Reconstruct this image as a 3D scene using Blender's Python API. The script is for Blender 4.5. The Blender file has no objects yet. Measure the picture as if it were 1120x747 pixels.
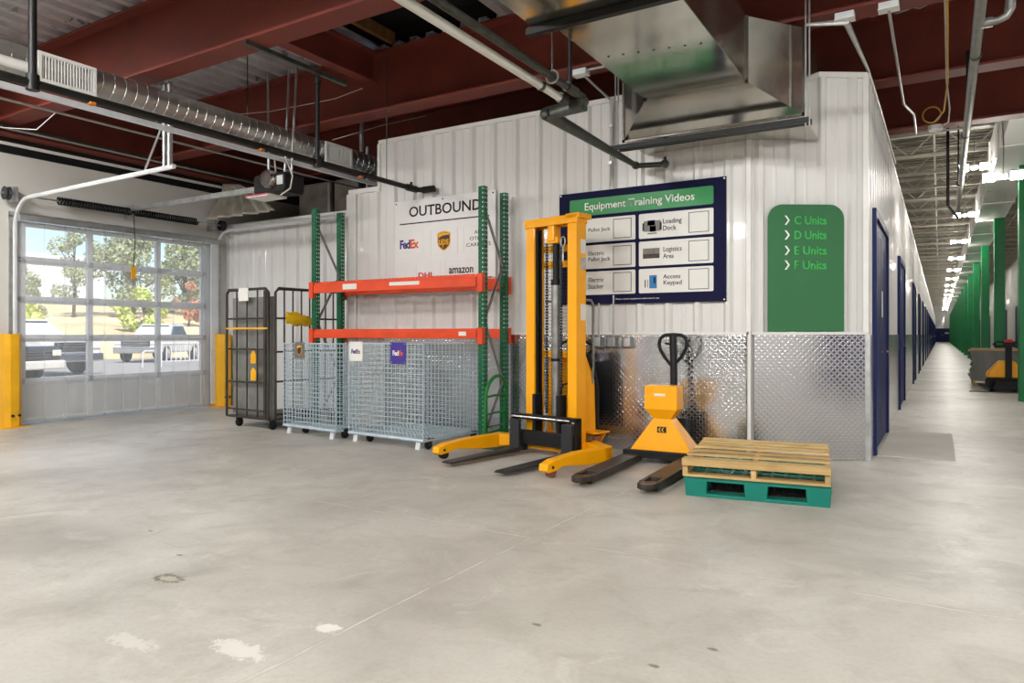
import bpy, bmesh, math, random
from mathutils import Matrix, Vector
random.seed(7)
SC = bpy.context.scene
COL = SC.collection
R = math.radians
PI = math.pi

# ------------------------------------------------------------------ camera, sky, lights, exposure
YAW = math.atan(468 / 774.0)                       # the frame's 1120 px wide, focal length 774 px
cam_d = bpy.data.cameras.new('camera')
cam = bpy.data.objects.new('camera', cam_d); COL.objects.link(cam)
cam.location = (0, 0, 1.22)
cam.rotation_euler = (R(90), 0, YAW)
cam_d.sensor_width = 36.0
cam_d.lens = 774 / 1120.0 * 36.0
cam_d.shift_y = -7.5 / 1120.0
cam_d.clip_end = 600
SC.camera = cam

world = bpy.data.worlds.new('sky'); SC.world = world; world.use_nodes = True
wn = world.node_tree.nodes; wl = world.node_tree.links
sky = wn.new('ShaderNodeTexSky'); sky.sky_type = 'NISHITA'
sky.sun_disc = False; sky.sun_elevation = R(48); sky.sun_rotation = R(120); sky.air_density = 1.0; sky.dust_density = 1.6
wl.new(sky.outputs[0], wn['Background'].inputs[0]); wn['Background'].inputs[1].default_value = 0.15

def light(name, kind, loc, rot, energy, size=None, size_y=None, color=(1, 1, 1), angle=None):
    d = bpy.data.lights.new(name, kind); d.energy = energy; d.color = color
    if kind == 'AREA':
        d.shape = 'RECTANGLE'; d.size = size; d.size_y = size_y or size
    if angle: d.angle = angle
    if kind == 'POINT': d.shadow_soft_size = .16
    o = bpy.data.objects.new(name, d); COL.objects.link(o); o.location = loc; o.rotation_euler = rot
    return o
light('sun', 'SUN', (0, -20, 30), (R(38), 0, R(62)), 4.2, color=(1, .95, .86), angle=R(1))
WHITE = (1.0, .985, .955)
for x, y, e, tilt in ((-8.8, 2.6, 62, 20), (-9.0, -2.5, 84, 50), (-4.8, .6, 74, 55), (-4.4, -4.5, 96, 62), (-.5, .4, 74, 55), (-.3, -4.5, 96, 62), (3.8, 1.0, 62, 45), (4.0, -4.5, 84, 60), (4.6, 6.4, 62, 0)):
    light('room_fill', 'AREA', (x, y, 3.9), (R(tilt), 0, R(28) if x > 3 else 0), e, 1.3, .4, WHITE)  # added out-of-frame fill, mostly tilted forward to brighten the walls
for k in range(20):                                   # corridor lamp light, with uplight and points past the last lamp added
    light('corridor_lamp_boost', 'POINT', (.58, 12.75 + 6.4 * k + (0 if k == 0 else -2.75), 4.25 if k else 3.4), (0, 0, 0), 44 if k else 28, color=(1, .95, .87))
SC.view_settings.view_transform = 'Standard'
SC.view_settings.look = 'None'
SC.view_settings.gamma = 1.0
SC.view_settings.exposure = 0.72
SC.view_settings.use_curve_mapping = False

# ------------------------------------------------------------------ materials
def lin(c):
    c = c / 255.0
    return c / 12.92 if c <= .04045 else ((c + .055) / 1.055) ** 2.4
def rgb(*c): return tuple(lin(x) for x in c) + (1.0,)

class NT:
    def __init__(s, m): s.t = m.node_tree; s.n = s.t.nodes; s.l = s.t.links
    def node(s, typ, **kw):
        n = s.n.new(typ)
        for k, v in kw.items(): setattr(n, k, v)
        return n
    def link(s, a, b): s.l.new(a, b)
    def math(s, op, a, b=None, c=None, clamp=False):
        n = s.n.new('ShaderNodeMath'); n.operation = op; n.use_clamp = clamp
        for i, v in enumerate((a, b, c)):
            if v is None: continue
            if isinstance(v, (int, float)): n.inputs[i].default_value = v
            else: s.l.new(v, n.inputs[i])
        return n.outputs[0]
    def mix(s, f, a, b):
        n = s.n.new('ShaderNodeMix'); n.data_type = 'RGBA'
        for sock, v in ((n.inputs[0], f), (n.inputs[6], a), (n.inputs[7], b)):
            if isinstance(v, (int, float)): sock.default_value = v
            elif isinstance(v, tuple): sock.default_value = v
            else: s.l.new(v, sock)
        return n.outputs[2]
    def noise(s, vec, scale, detail=3, rough=.55, dist=0):
        n = s.n.new('ShaderNodeTexNoise'); n.inputs['Scale'].default_value = scale
        n.inputs['Detail'].default_value = detail; n.inputs['Roughness'].default_value = rough
        n.inputs['Distortion'].default_value = dist
        if vec is not None: s.l.new(vec, n.inputs['Vector'])
        return n.outputs[0]
    def ramp(s, f, lo, hi):
        n = s.n.new('ShaderNodeMapRange'); n.inputs[1].default_value = lo; n.inputs[2].default_value = hi
        s.l.new(f, n.inputs[0]); return n.outputs[0]

def mat(name, c, rough=.5, metal=0.0, var=.08, scale=6.0, bump=0.0, bscale=60, spec=.4, coat=0.0, rvar=.1, streak=False):
    """procedural surface: colour with a little worn-in variation, optional fine bump"""
    m = bpy.data.materials.new(name); m.use_nodes = True
    t = NT(m); b = t.n['Principled BSDF']
    col = rgb(*c) if max(c) > 1 else tuple(c) + (1,)
    tc = t.node('ShaderNodeTexCoord')
    vec = tc.outputs['Object']
    if streak:
        mp = t.node('ShaderNodeMapping'); mp.inputs['Scale'].default_value = (1, 1, .12); t.link(vec, mp.inputs[0]); vec = mp.outputs[0]
    f = t.noise(vec, scale, 4)
    dark = tuple(x * (1 - var * 1.6) for x in col[:3]) + (1,)
    lite = tuple(min(1, x * (1 + var)) for x in col[:3]) + (1,)
    t.link(t.mix(t.ramp(f, .3, .7), dark, lite), b.inputs['Base Color'])
    r = t.math('MULTIPLY_ADD', f, rvar * 2, max(.02, rough - rvar))
    t.link(r, b.inputs['Roughness'])
    b.inputs['Metallic'].default_value = metal
    b.inputs['Specular IOR Level'].default_value = spec
    b.inputs['Coat Weight'].default_value = coat
    if bump:
        bn = t.node('ShaderNodeBump'); bn.inputs['Strength'].default_value = bump; bn.inputs['Distance'].default_value = .01
        t.link(t.noise(tc.outputs['Object'], bscale, 3), bn.inputs['Height']); t.link(bn.outputs[0], b.inputs['Normal'])
    return m

def emit(name, c, strength):
    m = bpy.data.materials.new(name); m.use_nodes = True
    b = m.node_tree.nodes['Principled BSDF']; b.inputs['Base Color'].default_value = rgb(*c)
    b.inputs['Emission Color'].default_value = rgb(*c); b.inputs['Emission Strength'].default_value = strength
    return m

def sheet(name, tint, opac, rough=.1):
    """clear sheet: mostly lets light straight through, a little gloss and milk"""
    m = bpy.data.materials.new(name); m.use_nodes = True
    t = NT(m); b = t.n['Principled BSDF']; out = t.n['Material Output']
    tc = t.node('ShaderNodeTexCoord')
    b.inputs['Base Color'].default_value = rgb(*tint); b.inputs['Roughness'].default_value = rough
    tr = t.node('ShaderNodeBsdfTransparent'); mx = t.node('ShaderNodeMixShader')
    f = t.noise(tc.outputs['Object'], 3.0, 4)
    t.link(t.math('MULTIPLY_ADD', f, opac, opac * .5), mx.inputs[0])
    t.link(tr.outputs[0], mx.inputs[1]); t.link(b.outputs[0], mx.inputs[2]); t.link(mx.outputs[0], out.inputs[0])
    return m

def concrete_floor():
    m = bpy.data.materials.new('worn_concrete'); m.use_nodes = True
    t = NT(m); b = t.n['Principled BSDF']
    tc = t.node('ShaderNodeTexCoord'); v = tc.outputs['Object']
    sp = t.node('ShaderNodeSeparateXYZ'); t.link(v, sp.inputs[0]); X, Y = sp.outputs[0], sp.outputs[1]
    big = t.noise(v, .55, 5, .6, .4); mid = t.noise(v, 2.6, 6, .65, .6); fine = t.noise(v, 38, 4, .7)
    col = t.mix(t.ramp(big, .32, .68), rgb(164, 159, 150), rgb(206, 202, 193))
    col = t.mix(t.math('MULTIPLY', t.ramp(mid, .48, .72), .5), col, rgb(150, 144, 133))
    col = t.mix(t.math('MULTIPLY', t.ramp(t.noise(v, 1.7, 7, .7, 1.2), .56, .70), .55), col, rgb(216, 212, 203))
    col = t.mix(t.math('MULTIPLY', t.ramp(fine, .45, .8), .28), col, rgb(140, 134, 124))
    mp = t.node('ShaderNodeMapping'); mp.inputs['Scale'].default_value = (1.2, 9, 1); mp.inputs['Rotation'].default_value = (0, 0, .5); t.link(v, mp.inputs[0])
    col = t.mix(t.math('MULTIPLY', t.ramp(t.noise(mp.outputs[0], 1.1, 6, .7, .5), .60, .74), .3), col, rgb(146, 140, 129))
    sp2 = t.ramp(t.noise(v, 14, 5, .75, .8), .66, .74)
    col = t.mix(t.math('MULTIPLY', t.math('MULTIPLY', sp2, t.ramp(t.noise(v, .9, 3), .45, .6)), .55), col, rgb(222, 218, 209))
    # filled control joints (pale, broken lines)
    brk = t.ramp(t.noise(v, 5, 5, .7), .40, .56)
    wob = t.math('MULTIPLY', t.math('SUBTRACT', t.noise(v, 3, 2), .5), .03)
    for ax, pos in ((X, -2.1), (Y, 3.7), (X, 4.6), (X, -7.9), (Y, -1.5)):
        d = t.math('ABSOLUTE', t.math('SUBTRACT', t.math('ADD', ax, wob), pos))
        line = t.math('MULTIPLY', t.math('LESS_THAN', d, .006), brk)
        col = t.mix(t.math('MULTIPLY', line, .5), col, rgb(226, 221, 210))
        edge = t.math('MULTIPLY', t.math('LESS_THAN', t.math('ABSOLUTE', t.math('SUBTRACT', d, .012)), .003), .22)
        col = t.mix(edge, col, rgb(140, 133, 122))
    def blob(cx, cy, rx, ry, ns, lo, hi, c, amt):
        nonlocal col
        dx = t.math('DIVIDE', t.math('SUBTRACT', X, cx), rx); dy = t.math('DIVIDE', t.math('SUBTRACT', Y, cy), ry)
        d = t.math('SQRT', t.math('ADD', t.math('MULTIPLY', dx, dx), t.math('MULTIPLY', dy, dy)))
        d = t.math('ADD', d, t.math('MULTIPLY', t.math('SUBTRACT', t.noise(v, ns, 5, .7, 1.0), .5), 1.6))
        col = t.mix(t.math('MULTIPLY', t.math('SUBTRACT', 1.0, t.ramp(d, lo, hi), clamp=True), amt), col, rgb(*c))
    blob(-2.32, 1.80, .26, .10, 22, .45, .62, (226, 222, 214), .75)      # paint splashes
    blob(-2.18, 2.12, .11, .07, 24, .45, .62, (230, 227, 220), .85)
    blob(-2.75, 1.62, .24, .08, 22, .45, .65, (220, 216, 208), .6)
    blob(-3.30, 2.14, .135, .085, 22, .55, .75, (118, 112, 98), .9)    # broken out patch
    blob(-3.30, 2.14, .09, .05, 60, .5, .7, (196, 190, 172), .8)
    blob(1.1, 6.6, .55, .45, 4, .5, .9, (226, 217, 196), .7)           # pale stain by the corridor
    blob(-7.5, 3.6, 1.6, 1.0, 2, .3, 1.0, (208, 206, 202), .5)
    for sx, sy in ((-4.2, 2.6), (-.9, 2.5), (-.75, 2.75), (-1.45, 2.6), (-3.6, 2.4), (.22, 2.6), (.3, 2.5)):
        blob(sx, sy, .03, .018, 30, .5, .9, (96, 92, 86), .8)
    t.link(col, b.inputs['Base Color'])
    t.link(t.math('MULTIPLY_ADD', mid, .25, .33), b.inputs['Roughness'])
    b.inputs['Specular IOR Level'].default_value = .42
    bn = t.node('ShaderNodeBump'); bn.inputs['Strength'].default_value = .12; bn.inputs['Distance'].default_value = .004
    t.link(t.math('ADD', fine, mid), bn.inputs['Height']); t.link(bn.outputs[0], b.inputs['Normal'])
    return m

def tread_plate():
    """polished aluminium tread plate: raised lozenges in alternating directions, from metre UVs"""
    m = bpy.data.materials.new('tread_plate'); m.use_nodes = True
    t = NT(m); b = t.n['Principled BSDF']
    uv = t.node('ShaderNodeUVMap'); sp = t.node('ShaderNodeSeparateXYZ'); t.link(uv.outputs[0], sp.inputs[0])
    s = 1 / .029
    px = t.math('MULTIPLY', sp.outputs[0], s); pyy = t.math('MULTIPLY', sp.outputs[1], s)
    fx = t.math('SUBTRACT', t.math('FRACT', px), .5); fy = t.math('SUBTRACT', t.math('FRACT', pyy), .5)
    par = t.math('MODULO', t.math('ADD', t.math('ABSOLUTE', t.math('FLOOR', px)), t.math('ABSOLUTE', t.math('FLOOR', pyy))), 2)
    sg = t.math('MULTIPLY_ADD', par, -2, 1)
    sy = t.math('MULTIPLY', fy, sg)
    al = t.math('DIVIDE', t.math('ADD', fx, sy), .88); ac = t.math('DIVIDE', t.math('SUBTRACT', fx, sy), .30)
    d = t.math('ADD', t.math('MULTIPLY', al, al), t.math('MULTIPLY', ac, ac))
    h = t.math('SUBTRACT', 1.0, d, clamp=True)
    bn = t.node('ShaderNodeBump'); bn.inputs['Strength'].default_value = .38; bn.inputs['Distance'].default_value = .0028
    t.link(h, bn.inputs['Height']); t.link(bn.outputs[0], b.inputs['Normal'])
    n = t.noise(uv.outputs[0], 3.0, 4)
    t.link(t.mix(n, rgb(206, 207, 208), rgb(226, 227, 228)), b.inputs['Base Color'])
    t.link(t.math('MULTIPLY_ADD', n, .14, .10), b.inputs['Roughness'])
    b.inputs['Metallic'].default_value = 1.0
    return m

def wood_mat(name, c1, c2, axis=0):
    m = bpy.data.materials.new(name); m.use_nodes = True
    t = NT(m); b = t.n['Principled BSDF']; tc = t.node('ShaderNodeTexCoord')
    oi = t.node('ShaderNodeObjectInfo')
    mp = t.node('ShaderNodeMapping'); sc = [26, 26, 26]; sc[axis] = 2.0; mp.inputs['Scale'].default_value = sc
    t.link(tc.outputs['Object'], mp.inputs[0])
    ad = t.node('ShaderNodeVectorMath'); ad.operation = 'ADD'; t.link(mp.outputs[0], ad.inputs[0])
    cb = t.node('ShaderNodeCombineXYZ')
    for i in range(3): t.link(t.math('MULTIPLY', oi.outputs['Random'], 40.0), cb.inputs[i])
    t.link(cb.outputs[0], ad.inputs[1])
    f = t.noise(ad.outputs[0], 1.0, 5, .6, .8); g = t.noise(tc.outputs['Object'], 5, 3)
    col = t.mix(t.ramp(f, .3, .72), rgb(*c1), rgb(*c2))
    col = t.mix(t.math('MULTIPLY', t.ramp(g, .5, .75), .35), col, rgb(*[x * .72 for x in c2]))
    col = t.mix(t.math('MULTIPLY', oi.outputs['Random'], .6), col, rgb(*[x * .74 for x in c2]))
    t.link(col, b.inputs['Base Color']); b.inputs['Roughness'].default_value = .75
    return m

def leaf_mat(name, c1, c2):
    m = bpy.data.materials.new(name); m.use_nodes = True
    t = NT(m); b = t.n['Principled BSDF']; tc = t.node('ShaderNodeTexCoord')
    t.link(t.mix(t.ramp(t.noise(tc.outputs['Object'], 1.4, 4), .35, .65), rgb(*c1), rgb(*c2)), b.inputs['Base Color'])
    b.inputs['Roughness'].default_value = .7
    return m

def spiral_mat():
    m = mat('spiral_galvanised', (190, 188, 182), .34, .9, .1, 5)
    return m

M = {}
M['floor'] = concrete_floor()
M['tread'] = tread_plate()
M['white_panel'] = mat('white_painted_steel', (221, 220, 217), .3, 0, .012, 2, streak=True, coat=.2)
M['white_trim'] = mat('white_trim', (228, 227, 223), .35, 0, .03)
M['cream'] = mat('cream_plaster', (216, 213, 207), .8, 0, .04, 1.5, .1, 40)
M['red_steel'] = mat('red_oxide_steel', (118, 50, 38), .6, 0, .14, 2.2, .05, 30)
M['deck'] = mat('galvanised_deck', (226, 228, 230), .3, .6, .12, 3)
M['galv'] = mat('galvanised_steel', (190, 192, 192), .38, .8, .14, 9)
M['duct'] = mat('duct_sheet', (190, 187, 177), .15, .95, .12, 2.5, .22, 2.2, rvar=.08)
M['spiral'] = spiral_mat()
M['alu'] = mat('mill_aluminium', (222, 224, 226), .42, .12, .06, 5)
M['door_panel'] = mat('grey_door_skin', (206, 208, 210), .45, .05, .05, 3)
M['black_pipe'] = mat('black_steel_pipe', (24, 24, 23), .5, .1, .25, 12)
M['dark_pipe'] = mat('oily_steel_pipe', (78, 80, 74), .4, .6, .25, 12)
M['white_pipe'] = mat('white_pipe', (216, 214, 205), .45, 0, .05)
M['grey_pipe'] = mat('zinc_pipe', (150, 150, 146), .35, .7, .15, 12)
M['conduit'] = mat('silver_conduit', (186, 186, 182), .4, .6, .1, 12)
M['orange_paint'] = mat('orange_bracket', (206, 120, 40), .5, 0)
M['yellow'] = mat('equipment_yellow', (255, 174, 0), .36, 0, .03, 4, coat=.15)
M['guard_yellow'] = mat('guard_yellow', (238, 176, 22), .45, 0, .06, 5)
M['black'] = mat('black_powder_coat', (26, 27, 29), .5, 0, .2, 10, spec=.25)
M['charcoal'] = mat('charcoal_steel', (46, 48, 52), .45, .1, .12, 8)
M['rubber'] = mat('black_rubber', (22, 22, 22), .7, 0, .2)
M['chrome'] = mat('chromed_rod', (205, 206, 208), .16, 1.0, .04)
M['fork_wear'] = mat('worn_fork_steel', (62, 58, 54), .45, .3, .35, 14)
M['green_steel'] = mat('rack_green', (6, 96, 60), .45, 0, .1, 6)
M['hand_green'] = mat('hand_truck_green', (18, 118, 44), .4, 0, .1, 6)
M['rack_orange'] = mat('rack_orange', (226, 74, 32), .4, 0, .08, 5)
M['wire'] = mat('zinc_wire', (190, 207, 217), .42, .25, .08, 12)
M['foot_white'] = mat('zinc_bright', (226, 230, 234), .35, .3, .05)
M['rollcage'] = mat('roll_cage_grey', (66, 60, 53), .5, .3, .2, 10)
M['plastic_white'] = mat('white_plastic', (228, 226, 220), .45, 0, .04)
M['vinyl'] = mat('sign_vinyl', (232, 231, 229), .35, 0, .015)
M['navy'] = mat('navy_sign', (16, 18, 56), .65, 0, .05, spec=.15)
M['door_navy'] = mat('navy_door', (20, 34, 92), .5, 0, .08, 4, spec=.25)
M['sign_green'] = mat('sign_green', (20, 136, 66), .4, 0, .03)
M['units_green'] = mat('units_sign_green', (52, 112, 70), .65, 0, .03)
M['ink'] = mat('black_ink', (28, 28, 30), .5, 0, .05)
M['text_white'] = mat('white_lettering', (246, 245, 240), .5, 0, .02)
M['text_green'] = mat('green_lettering', (70, 190, 92), .5, 0, .02)
M['purple'] = mat('logo_purple', (58, 30, 128), .45, 0, .03)
M['logo_orange'] = mat('logo_orange', (240, 96, 30), .45, 0, .03)
M['logo_brown'] = mat('logo_brown', (70, 40, 22), .45, 0, .03)
M['logo_gold'] = mat('logo_gold', (236, 172, 30), .45, 0, .03)
M['logo_red'] = mat('logo_red', (206, 40, 50), .45, 0, .03)
M['placard_purple'] = mat('placard_purple', (66, 50, 140), .45, 0, .03)
M['placard_brown'] = mat('placard_brown', (110, 104, 102), .45, 0, .03)
M['sign_grey'] = mat('sign_grey', (226, 225, 220), .45, 0, .02)
M['blue_pic'] = mat('picture_blue', (40, 120, 180), .5, 0, .05)
M['wood'] = wood_mat('pallet_pine', (232, 204, 146), (200, 160, 98), 0)
M['wood_y'] = wood_mat('pallet_pine_stringer', (226, 198, 140), (190, 150, 92), 1)
M['teal'] = mat('teal_plastic', (10, 122, 106), .42, 0, .08, 5)
M['grey_plastic'] = mat('grey_plastic', (128, 128, 124), .6, 0, .15, 5)
M['red_plastic'] = mat('brick_red_plastic', (158, 70, 48), .6, 0, .12, 5)
M['column_green'] = mat('column_green', (10, 124, 66), .45, 0, .1, 2)
M['roof_grey'] = mat('painted_roof_deck', (160, 154, 140), .6, .1, .06, 3)
M['joist'] = mat('grey_joist', (188, 183, 169), .5, .1, .06, 4)
M['insul'] = mat('insulation_wrap', (120, 114, 104), .5, .25, .25, 4, .6, 5)
M['drape'] = mat('pale_insulation', (176, 170, 156), .45, .1, .2, 4, .6, 5)
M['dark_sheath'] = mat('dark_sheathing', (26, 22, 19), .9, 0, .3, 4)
M['timber'] = mat('brown_timber', (116, 82, 40), .8, 0, .2, 9)
M['brown_roller'] = mat('brown_roller', (136, 82, 58), .5, 0, .1)
M['yellow_bag'] = mat('yellow_bag', (246, 196, 20), .5, 0, .1, 14, .4, 30)
M['red_knob'] = mat('red_button', (200, 30, 30), .35, 0)
M['pink'] = mat('pink_stripe', (190, 60, 96), .5, 0)
M['cable_yellow'] = mat('yellow_cable', (206, 160, 60), .5, 0)
M['cable_grey'] = mat('grey_cable', (196, 194, 188), .5, 0)
M['glass'] = sheet('clear_glass', (235, 240, 242), .06, .03)
def pvc():
    m = sheet('clear_pvc', (240, 242, 244), .17, .12); t = NT(m); out = t.n['Material Output']
    prev = out.inputs[0].links[0].from_socket
    tl = t.node('ShaderNodeBsdfTranslucent'); tl.inputs[0].default_value = rgb(238, 241, 245); mx = t.node('ShaderNodeMixShader'); mx.inputs[0].default_value = .10
    t.link(prev, mx.inputs[1]); t.link(tl.outputs[0], mx.inputs[2]); t.link(mx.outputs[0], out.inputs[0])
    return m
M['strip_pvc'] = pvc()
M['lamp'] = emit('lamp_diffuser', (255, 252, 244), 60)
M['asphalt'] = mat('asphalt', (150, 148, 146), .9, 0, .1, 2, .2, 60)
M['dry_bank'] = mat('dry_grass_bank', (222, 200, 158), .95, 0, .22, .35, .5, 3)
M['leaf_dark'] = leaf_mat('leaf_dark', (128, 142, 106), (170, 178, 142))
M['leaf_lime'] = leaf_mat('leaf_lime', (178, 196, 92), (214, 220, 140))
M['leaf_rust'] = leaf_mat('leaf_rust', (176, 122, 92), (204, 160, 130))
M['bark'] = mat('bark', (96, 80, 64), .9, 0, .2)
M['car_white'] = mat('car_white', (224, 226, 230), .25, .1, .02, coat=.6)
M['car_silver'] = mat('car_silver', (212, 214, 217), .25, .1, .03, coat=.6)
M['car_black'] = mat('car_black', (40, 42, 46), .25, 0, .1, coat=.6)
M['car_glass'] = mat('car_glass', (40, 48, 56), .08, 0, .05)
M['far_white'] = mat('far_white_wall', (214, 214, 212), .8, 0, .05, .3)
M['far_red'] = mat('far_red_fascia', (178, 84, 76), .7, 0, .05)

# ------------------------------------------------------------------ mesh helpers
SPLIT = set('hanger_rod block flange hanger_pipe runner end_plate bolt stringer deck_board coupling fitting headlight rivet hanger picket rung screw support_channel cross_bar steering_wheel operator_guard hinge inner_rib top_bar hanger_bar'.split())
class MB:
    def __init__(s, mtx=None): s.bm = bmesh.new(); s.M = mtx or Matrix()
    def v(s, p): return s.bm.verts.new(s.M @ Vector(p))
    def f(s, vs):
        try: return s.bm.faces.new(vs)
        except ValueError: return None
    def quad(s, *pts): s.f([s.v(p) for p in pts])
    def box(s, x0, x1, y0, y1, z0, z1):
        if x0 > x1: x0, x1 = x1, x0
        if y0 > y1: y0, y1 = y1, y0
        if z0 > z1: z0, z1 = z1, z0
        a = [s.v(p) for p in ((x0, y0, z0), (x1, y0, z0), (x1, y1, z0), (x0, y1, z0), (x0, y0, z1), (x1, y0, z1), (x1, y1, z1), (x0, y1, z1))]
        for q in ((3, 2, 1, 0), (4, 5, 6, 7), (0, 1, 5, 4), (1, 2, 6, 5), (2, 3, 7, 6), (3, 0, 4, 7)): s.f([a[i] for i in q])
        return s
    def prism(s, poly, axis, a, b):
        def P(u, w, t): return {'x': (t, u, w), 'y': (u, t, w), 'z': (u, w, t)}[axis]
        A = [s.v(P(u, w, a)) for u, w in poly]; B = [s.v(P(u, w, b)) for u, w in poly]
        n = len(poly); s.f(A[::-1]); s.f(B)
        for i in range(n): s.f([A[i], A[(i + 1) % n], B[(i + 1) % n], B[i]])
        return s
    def loft(s, rings, caps=True):
        vs = [[s.v(p) for p in r] for r in rings]; n = len(vs[0])
        for a, b in zip(vs, vs[1:]):
            for i in range(n): s.f([a[i], a[(i + 1) % n], b[(i + 1) % n], b[i]])
        if caps: s.f(vs[0][::-1]); s.f(vs[-1])
        return s
    def tube(s, pts, r, seg=8, closed=False, rad=None):
        pts = [Vector(p) for p in pts]; n = len(pts); rings = []
        up = None
        for i, p in enumerate(pts):
            if closed: t = (pts[(i + 1) % n] - pts[i - 1]).normalized()
            else: t = (pts[min(i + 1, n - 1)] - pts[max(i - 1, 0)]).normalized()
            if up is None:
                up = Vector((0, 0, 1)) if abs(t.z) < .9 else Vector((1, 0, 0))
            a = up - t * up.dot(t)
            if a.length < 1e-5: a = t.orthogonal()
            a.normalize(); up = a; b = t.cross(a)
            rr = rad[i] if rad else r
            if not closed and 0 < i < n - 1:
                t0 = (pts[i] - pts[i - 1]).normalized(); c = max(.5, t0.dot(t)); rr = rr / c if c < .99 else rr
            rings.append([p + a * (rr * math.cos(2 * PI * k / seg + PI / seg)) + b * (rr * math.sin(2 * PI * k / seg + PI / seg)) for k in range(seg)])
        if closed:
            vs = [[s.v(q) for q in rg] for rg in rings]
            for i in range(n):
                A, B = vs[i], vs[(i + 1) % n]
                for k in range(seg): s.f([A[k], A[(k + 1) % seg], B[(k + 1) % seg], B[k]])
        else: s.loft(rings)
        return s
    def cyl(s, p0, p1, r, seg=16, r2=None):
        return s.tube([p0, p1], r, seg, rad=[r, r if r2 is None else r2])
    def lathe(s, prof, c, axis='z', seg=20):
        rings = []
        for r, h in prof:
            ring = []
            for k in range(seg):
                a = 2 * PI * k / seg; u, w = r * math.cos(a), r * math.sin(a)
                p = {'z': (u, w, h), 'x': (h, u, w), 'y': (w, h, u)}[axis]
                ring.append((c[0] + p[0], c[1] + p[1], c[2] + p[2]))
            rings.append(ring)
        return s.loft(rings)
    def build(s, name, m, parent=None, bevel=0, smooth=False, solid=0, seg=2):
        bm = s.bm
        if name in SPLIT:                             # every loose piece becomes an object of its own
            bm.verts.index_update(); seen = set(); isl = []
            for v in bm.verts:
                if v in seen: continue
                st_, comp = [v], []
                seen.add(v)
                while st_:
                    q = st_.pop(); comp.append(q)
                    for e in q.link_edges:
                        w = e.other_vert(q)
                        if w not in seen: seen.add(w); st_.append(w)
                isl.append(comp)
            if len(isl) > 1:
                for comp in isl:
                    p = MB(); mp = {v: p.bm.verts.new(v.co) for v in comp}
                    for f in {f for v in comp for f in v.link_faces}: p.bm.faces.new([mp[v] for v in f.verts])
                    o = p.build(name, m, parent, bevel, smooth, solid, seg)
                bm.free(); return o
        bmesh.ops.recalc_face_normals(bm, faces=bm.faces)
        me = bpy.data.meshes.new(name); bm.to_mesh(me); bm.free()
        me.materials.append(m)
        o = bpy.data.objects.new(name, me); COL.objects.link(o)
        if parent is not None: o.parent = parent
        if smooth:
            for p in me.polygons: p.use_smooth = True
            me.set_sharp_from_angle(angle=R(38))
        if solid:
            d = o.modifiers.new('thickness', 'SOLIDIFY'); d.thickness = solid; d.offset = 0
        if bevel:
            d = o.modifiers.new('bevel', 'BEVEL'); d.width = bevel; d.segments = seg; d.limit_method = 'ANGLE'; d.angle_limit = R(40)
        return o

def tag(o, label, cat, group=None, kind=None):
    o['label'] = label; o['category'] = cat
    if group: o['group'] = group
    if kind: o['kind'] = kind
    return o
def thing(name, label, cat, loc=(0, 0, 0), rz=0, group=None):
    o = bpy.data.objects.new(name, None); COL.objects.link(o); o.location = loc; o.rotation_euler = (0, 0, rz)
    o.empty_display_size = .1
    return tag(o, label, cat, group)
def struct(o): o['kind'] = 'structure'; return o
def dup(root, loc, rz, label=None):
    r = root.copy(); COL.objects.link(r); r.location = loc; r.rotation_euler = (0, 0, rz)
    if label: r['label'] = label
    for ch in list(root.children):
        c = ch.copy(); COL.objects.link(c); c.parent = r
        for g in list(ch.children):
            d = g.copy(); COL.objects.link(d); d.parent = c
    return r

def arc(c, r, a0, a1, n, plane='xz'):
    out = []
    for i in range(n + 1):
        a = a0 + (a1 - a0) * i / n; u, w = r * math.cos(a), r * math.sin(a)
        out.append({'xz': (c[0] + u, c[1], c[2] + w), 'yz': (c[0], c[1] + u, c[2] + w), 'xy': (c[0] + u, c[1] + w, c[2])}[plane])
    return out

def lettering(txt, m, parent, cx, cz, w, h, y, name='lettering', bold=0.0, depth=.002, spacing=1.0, line=1.0):
    """raised lettering fitted to w by h, centred on (cx, cz), facing -y of the parent"""
    cu = bpy.data.curves.new('tmp', 'FONT'); cu.body = txt; cu.size = 1; cu.offset = bold; cu.space_character = spacing; cu.space_line = line
    cu.align_x = 'LEFT'; cu.resolution_u = 3
    to = bpy.data.objects.new('tmp', cu); COL.objects.link(to)
    dg = bpy.context.evaluated_depsgraph_get(); dg.update()
    me = bpy.data.meshes.new_from_object(to.evaluated_get(dg))
    bpy.data.objects.remove(to); bpy.data.curves.remove(cu)
    xs = [v.co.x for v in me.vertices]; ys = [v.co.y for v in me.vertices]
    x0, x1, y0, y1 = min(xs), max(xs), min(ys), max(ys)
    for v in me.vertices:
        v.co = Vector((cx + ((v.co.x - x0) / (x1 - x0) - .5) * w, y, cz + ((v.co.y - y0) / (y1 - y0) - .5) * h))
    me.materials.clear(); me.materials.append(m); me.name = name
    o = bpy.data.objects.new(name, me); COL.objects.link(o); o.parent = parent
    d = o.modifiers.new('thickness', 'SOLIDIFY'); d.thickness = depth; d.offset = 0
    return o

def rrect(x0, x1, z0, z1, r, corners=(1, 1, 1, 1), n=6):
    """rounded rectangle outline; corners bl, br, tr, tl"""
    pts = []
    for (cx, cz, a0, on, qx, qz) in ((x0 + r, z0 + r, PI, corners[0], x0, z0), (x1 - r, z0 + r, 1.5 * PI, corners[1], x1, z0), (x1 - r, z1 - r, 0, corners[2], x1, z1), (x0 + r, z1 - r, .5 * PI, corners[3], x0, z1)):
        if on: pts += [(cx + r * math.cos(a0 + .5 * PI * i / n), cz + r * math.sin(a0 + .5 * PI * i / n)) for i in range(n + 1)]
        else: pts.append((qx, qz))
    return pts

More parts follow.
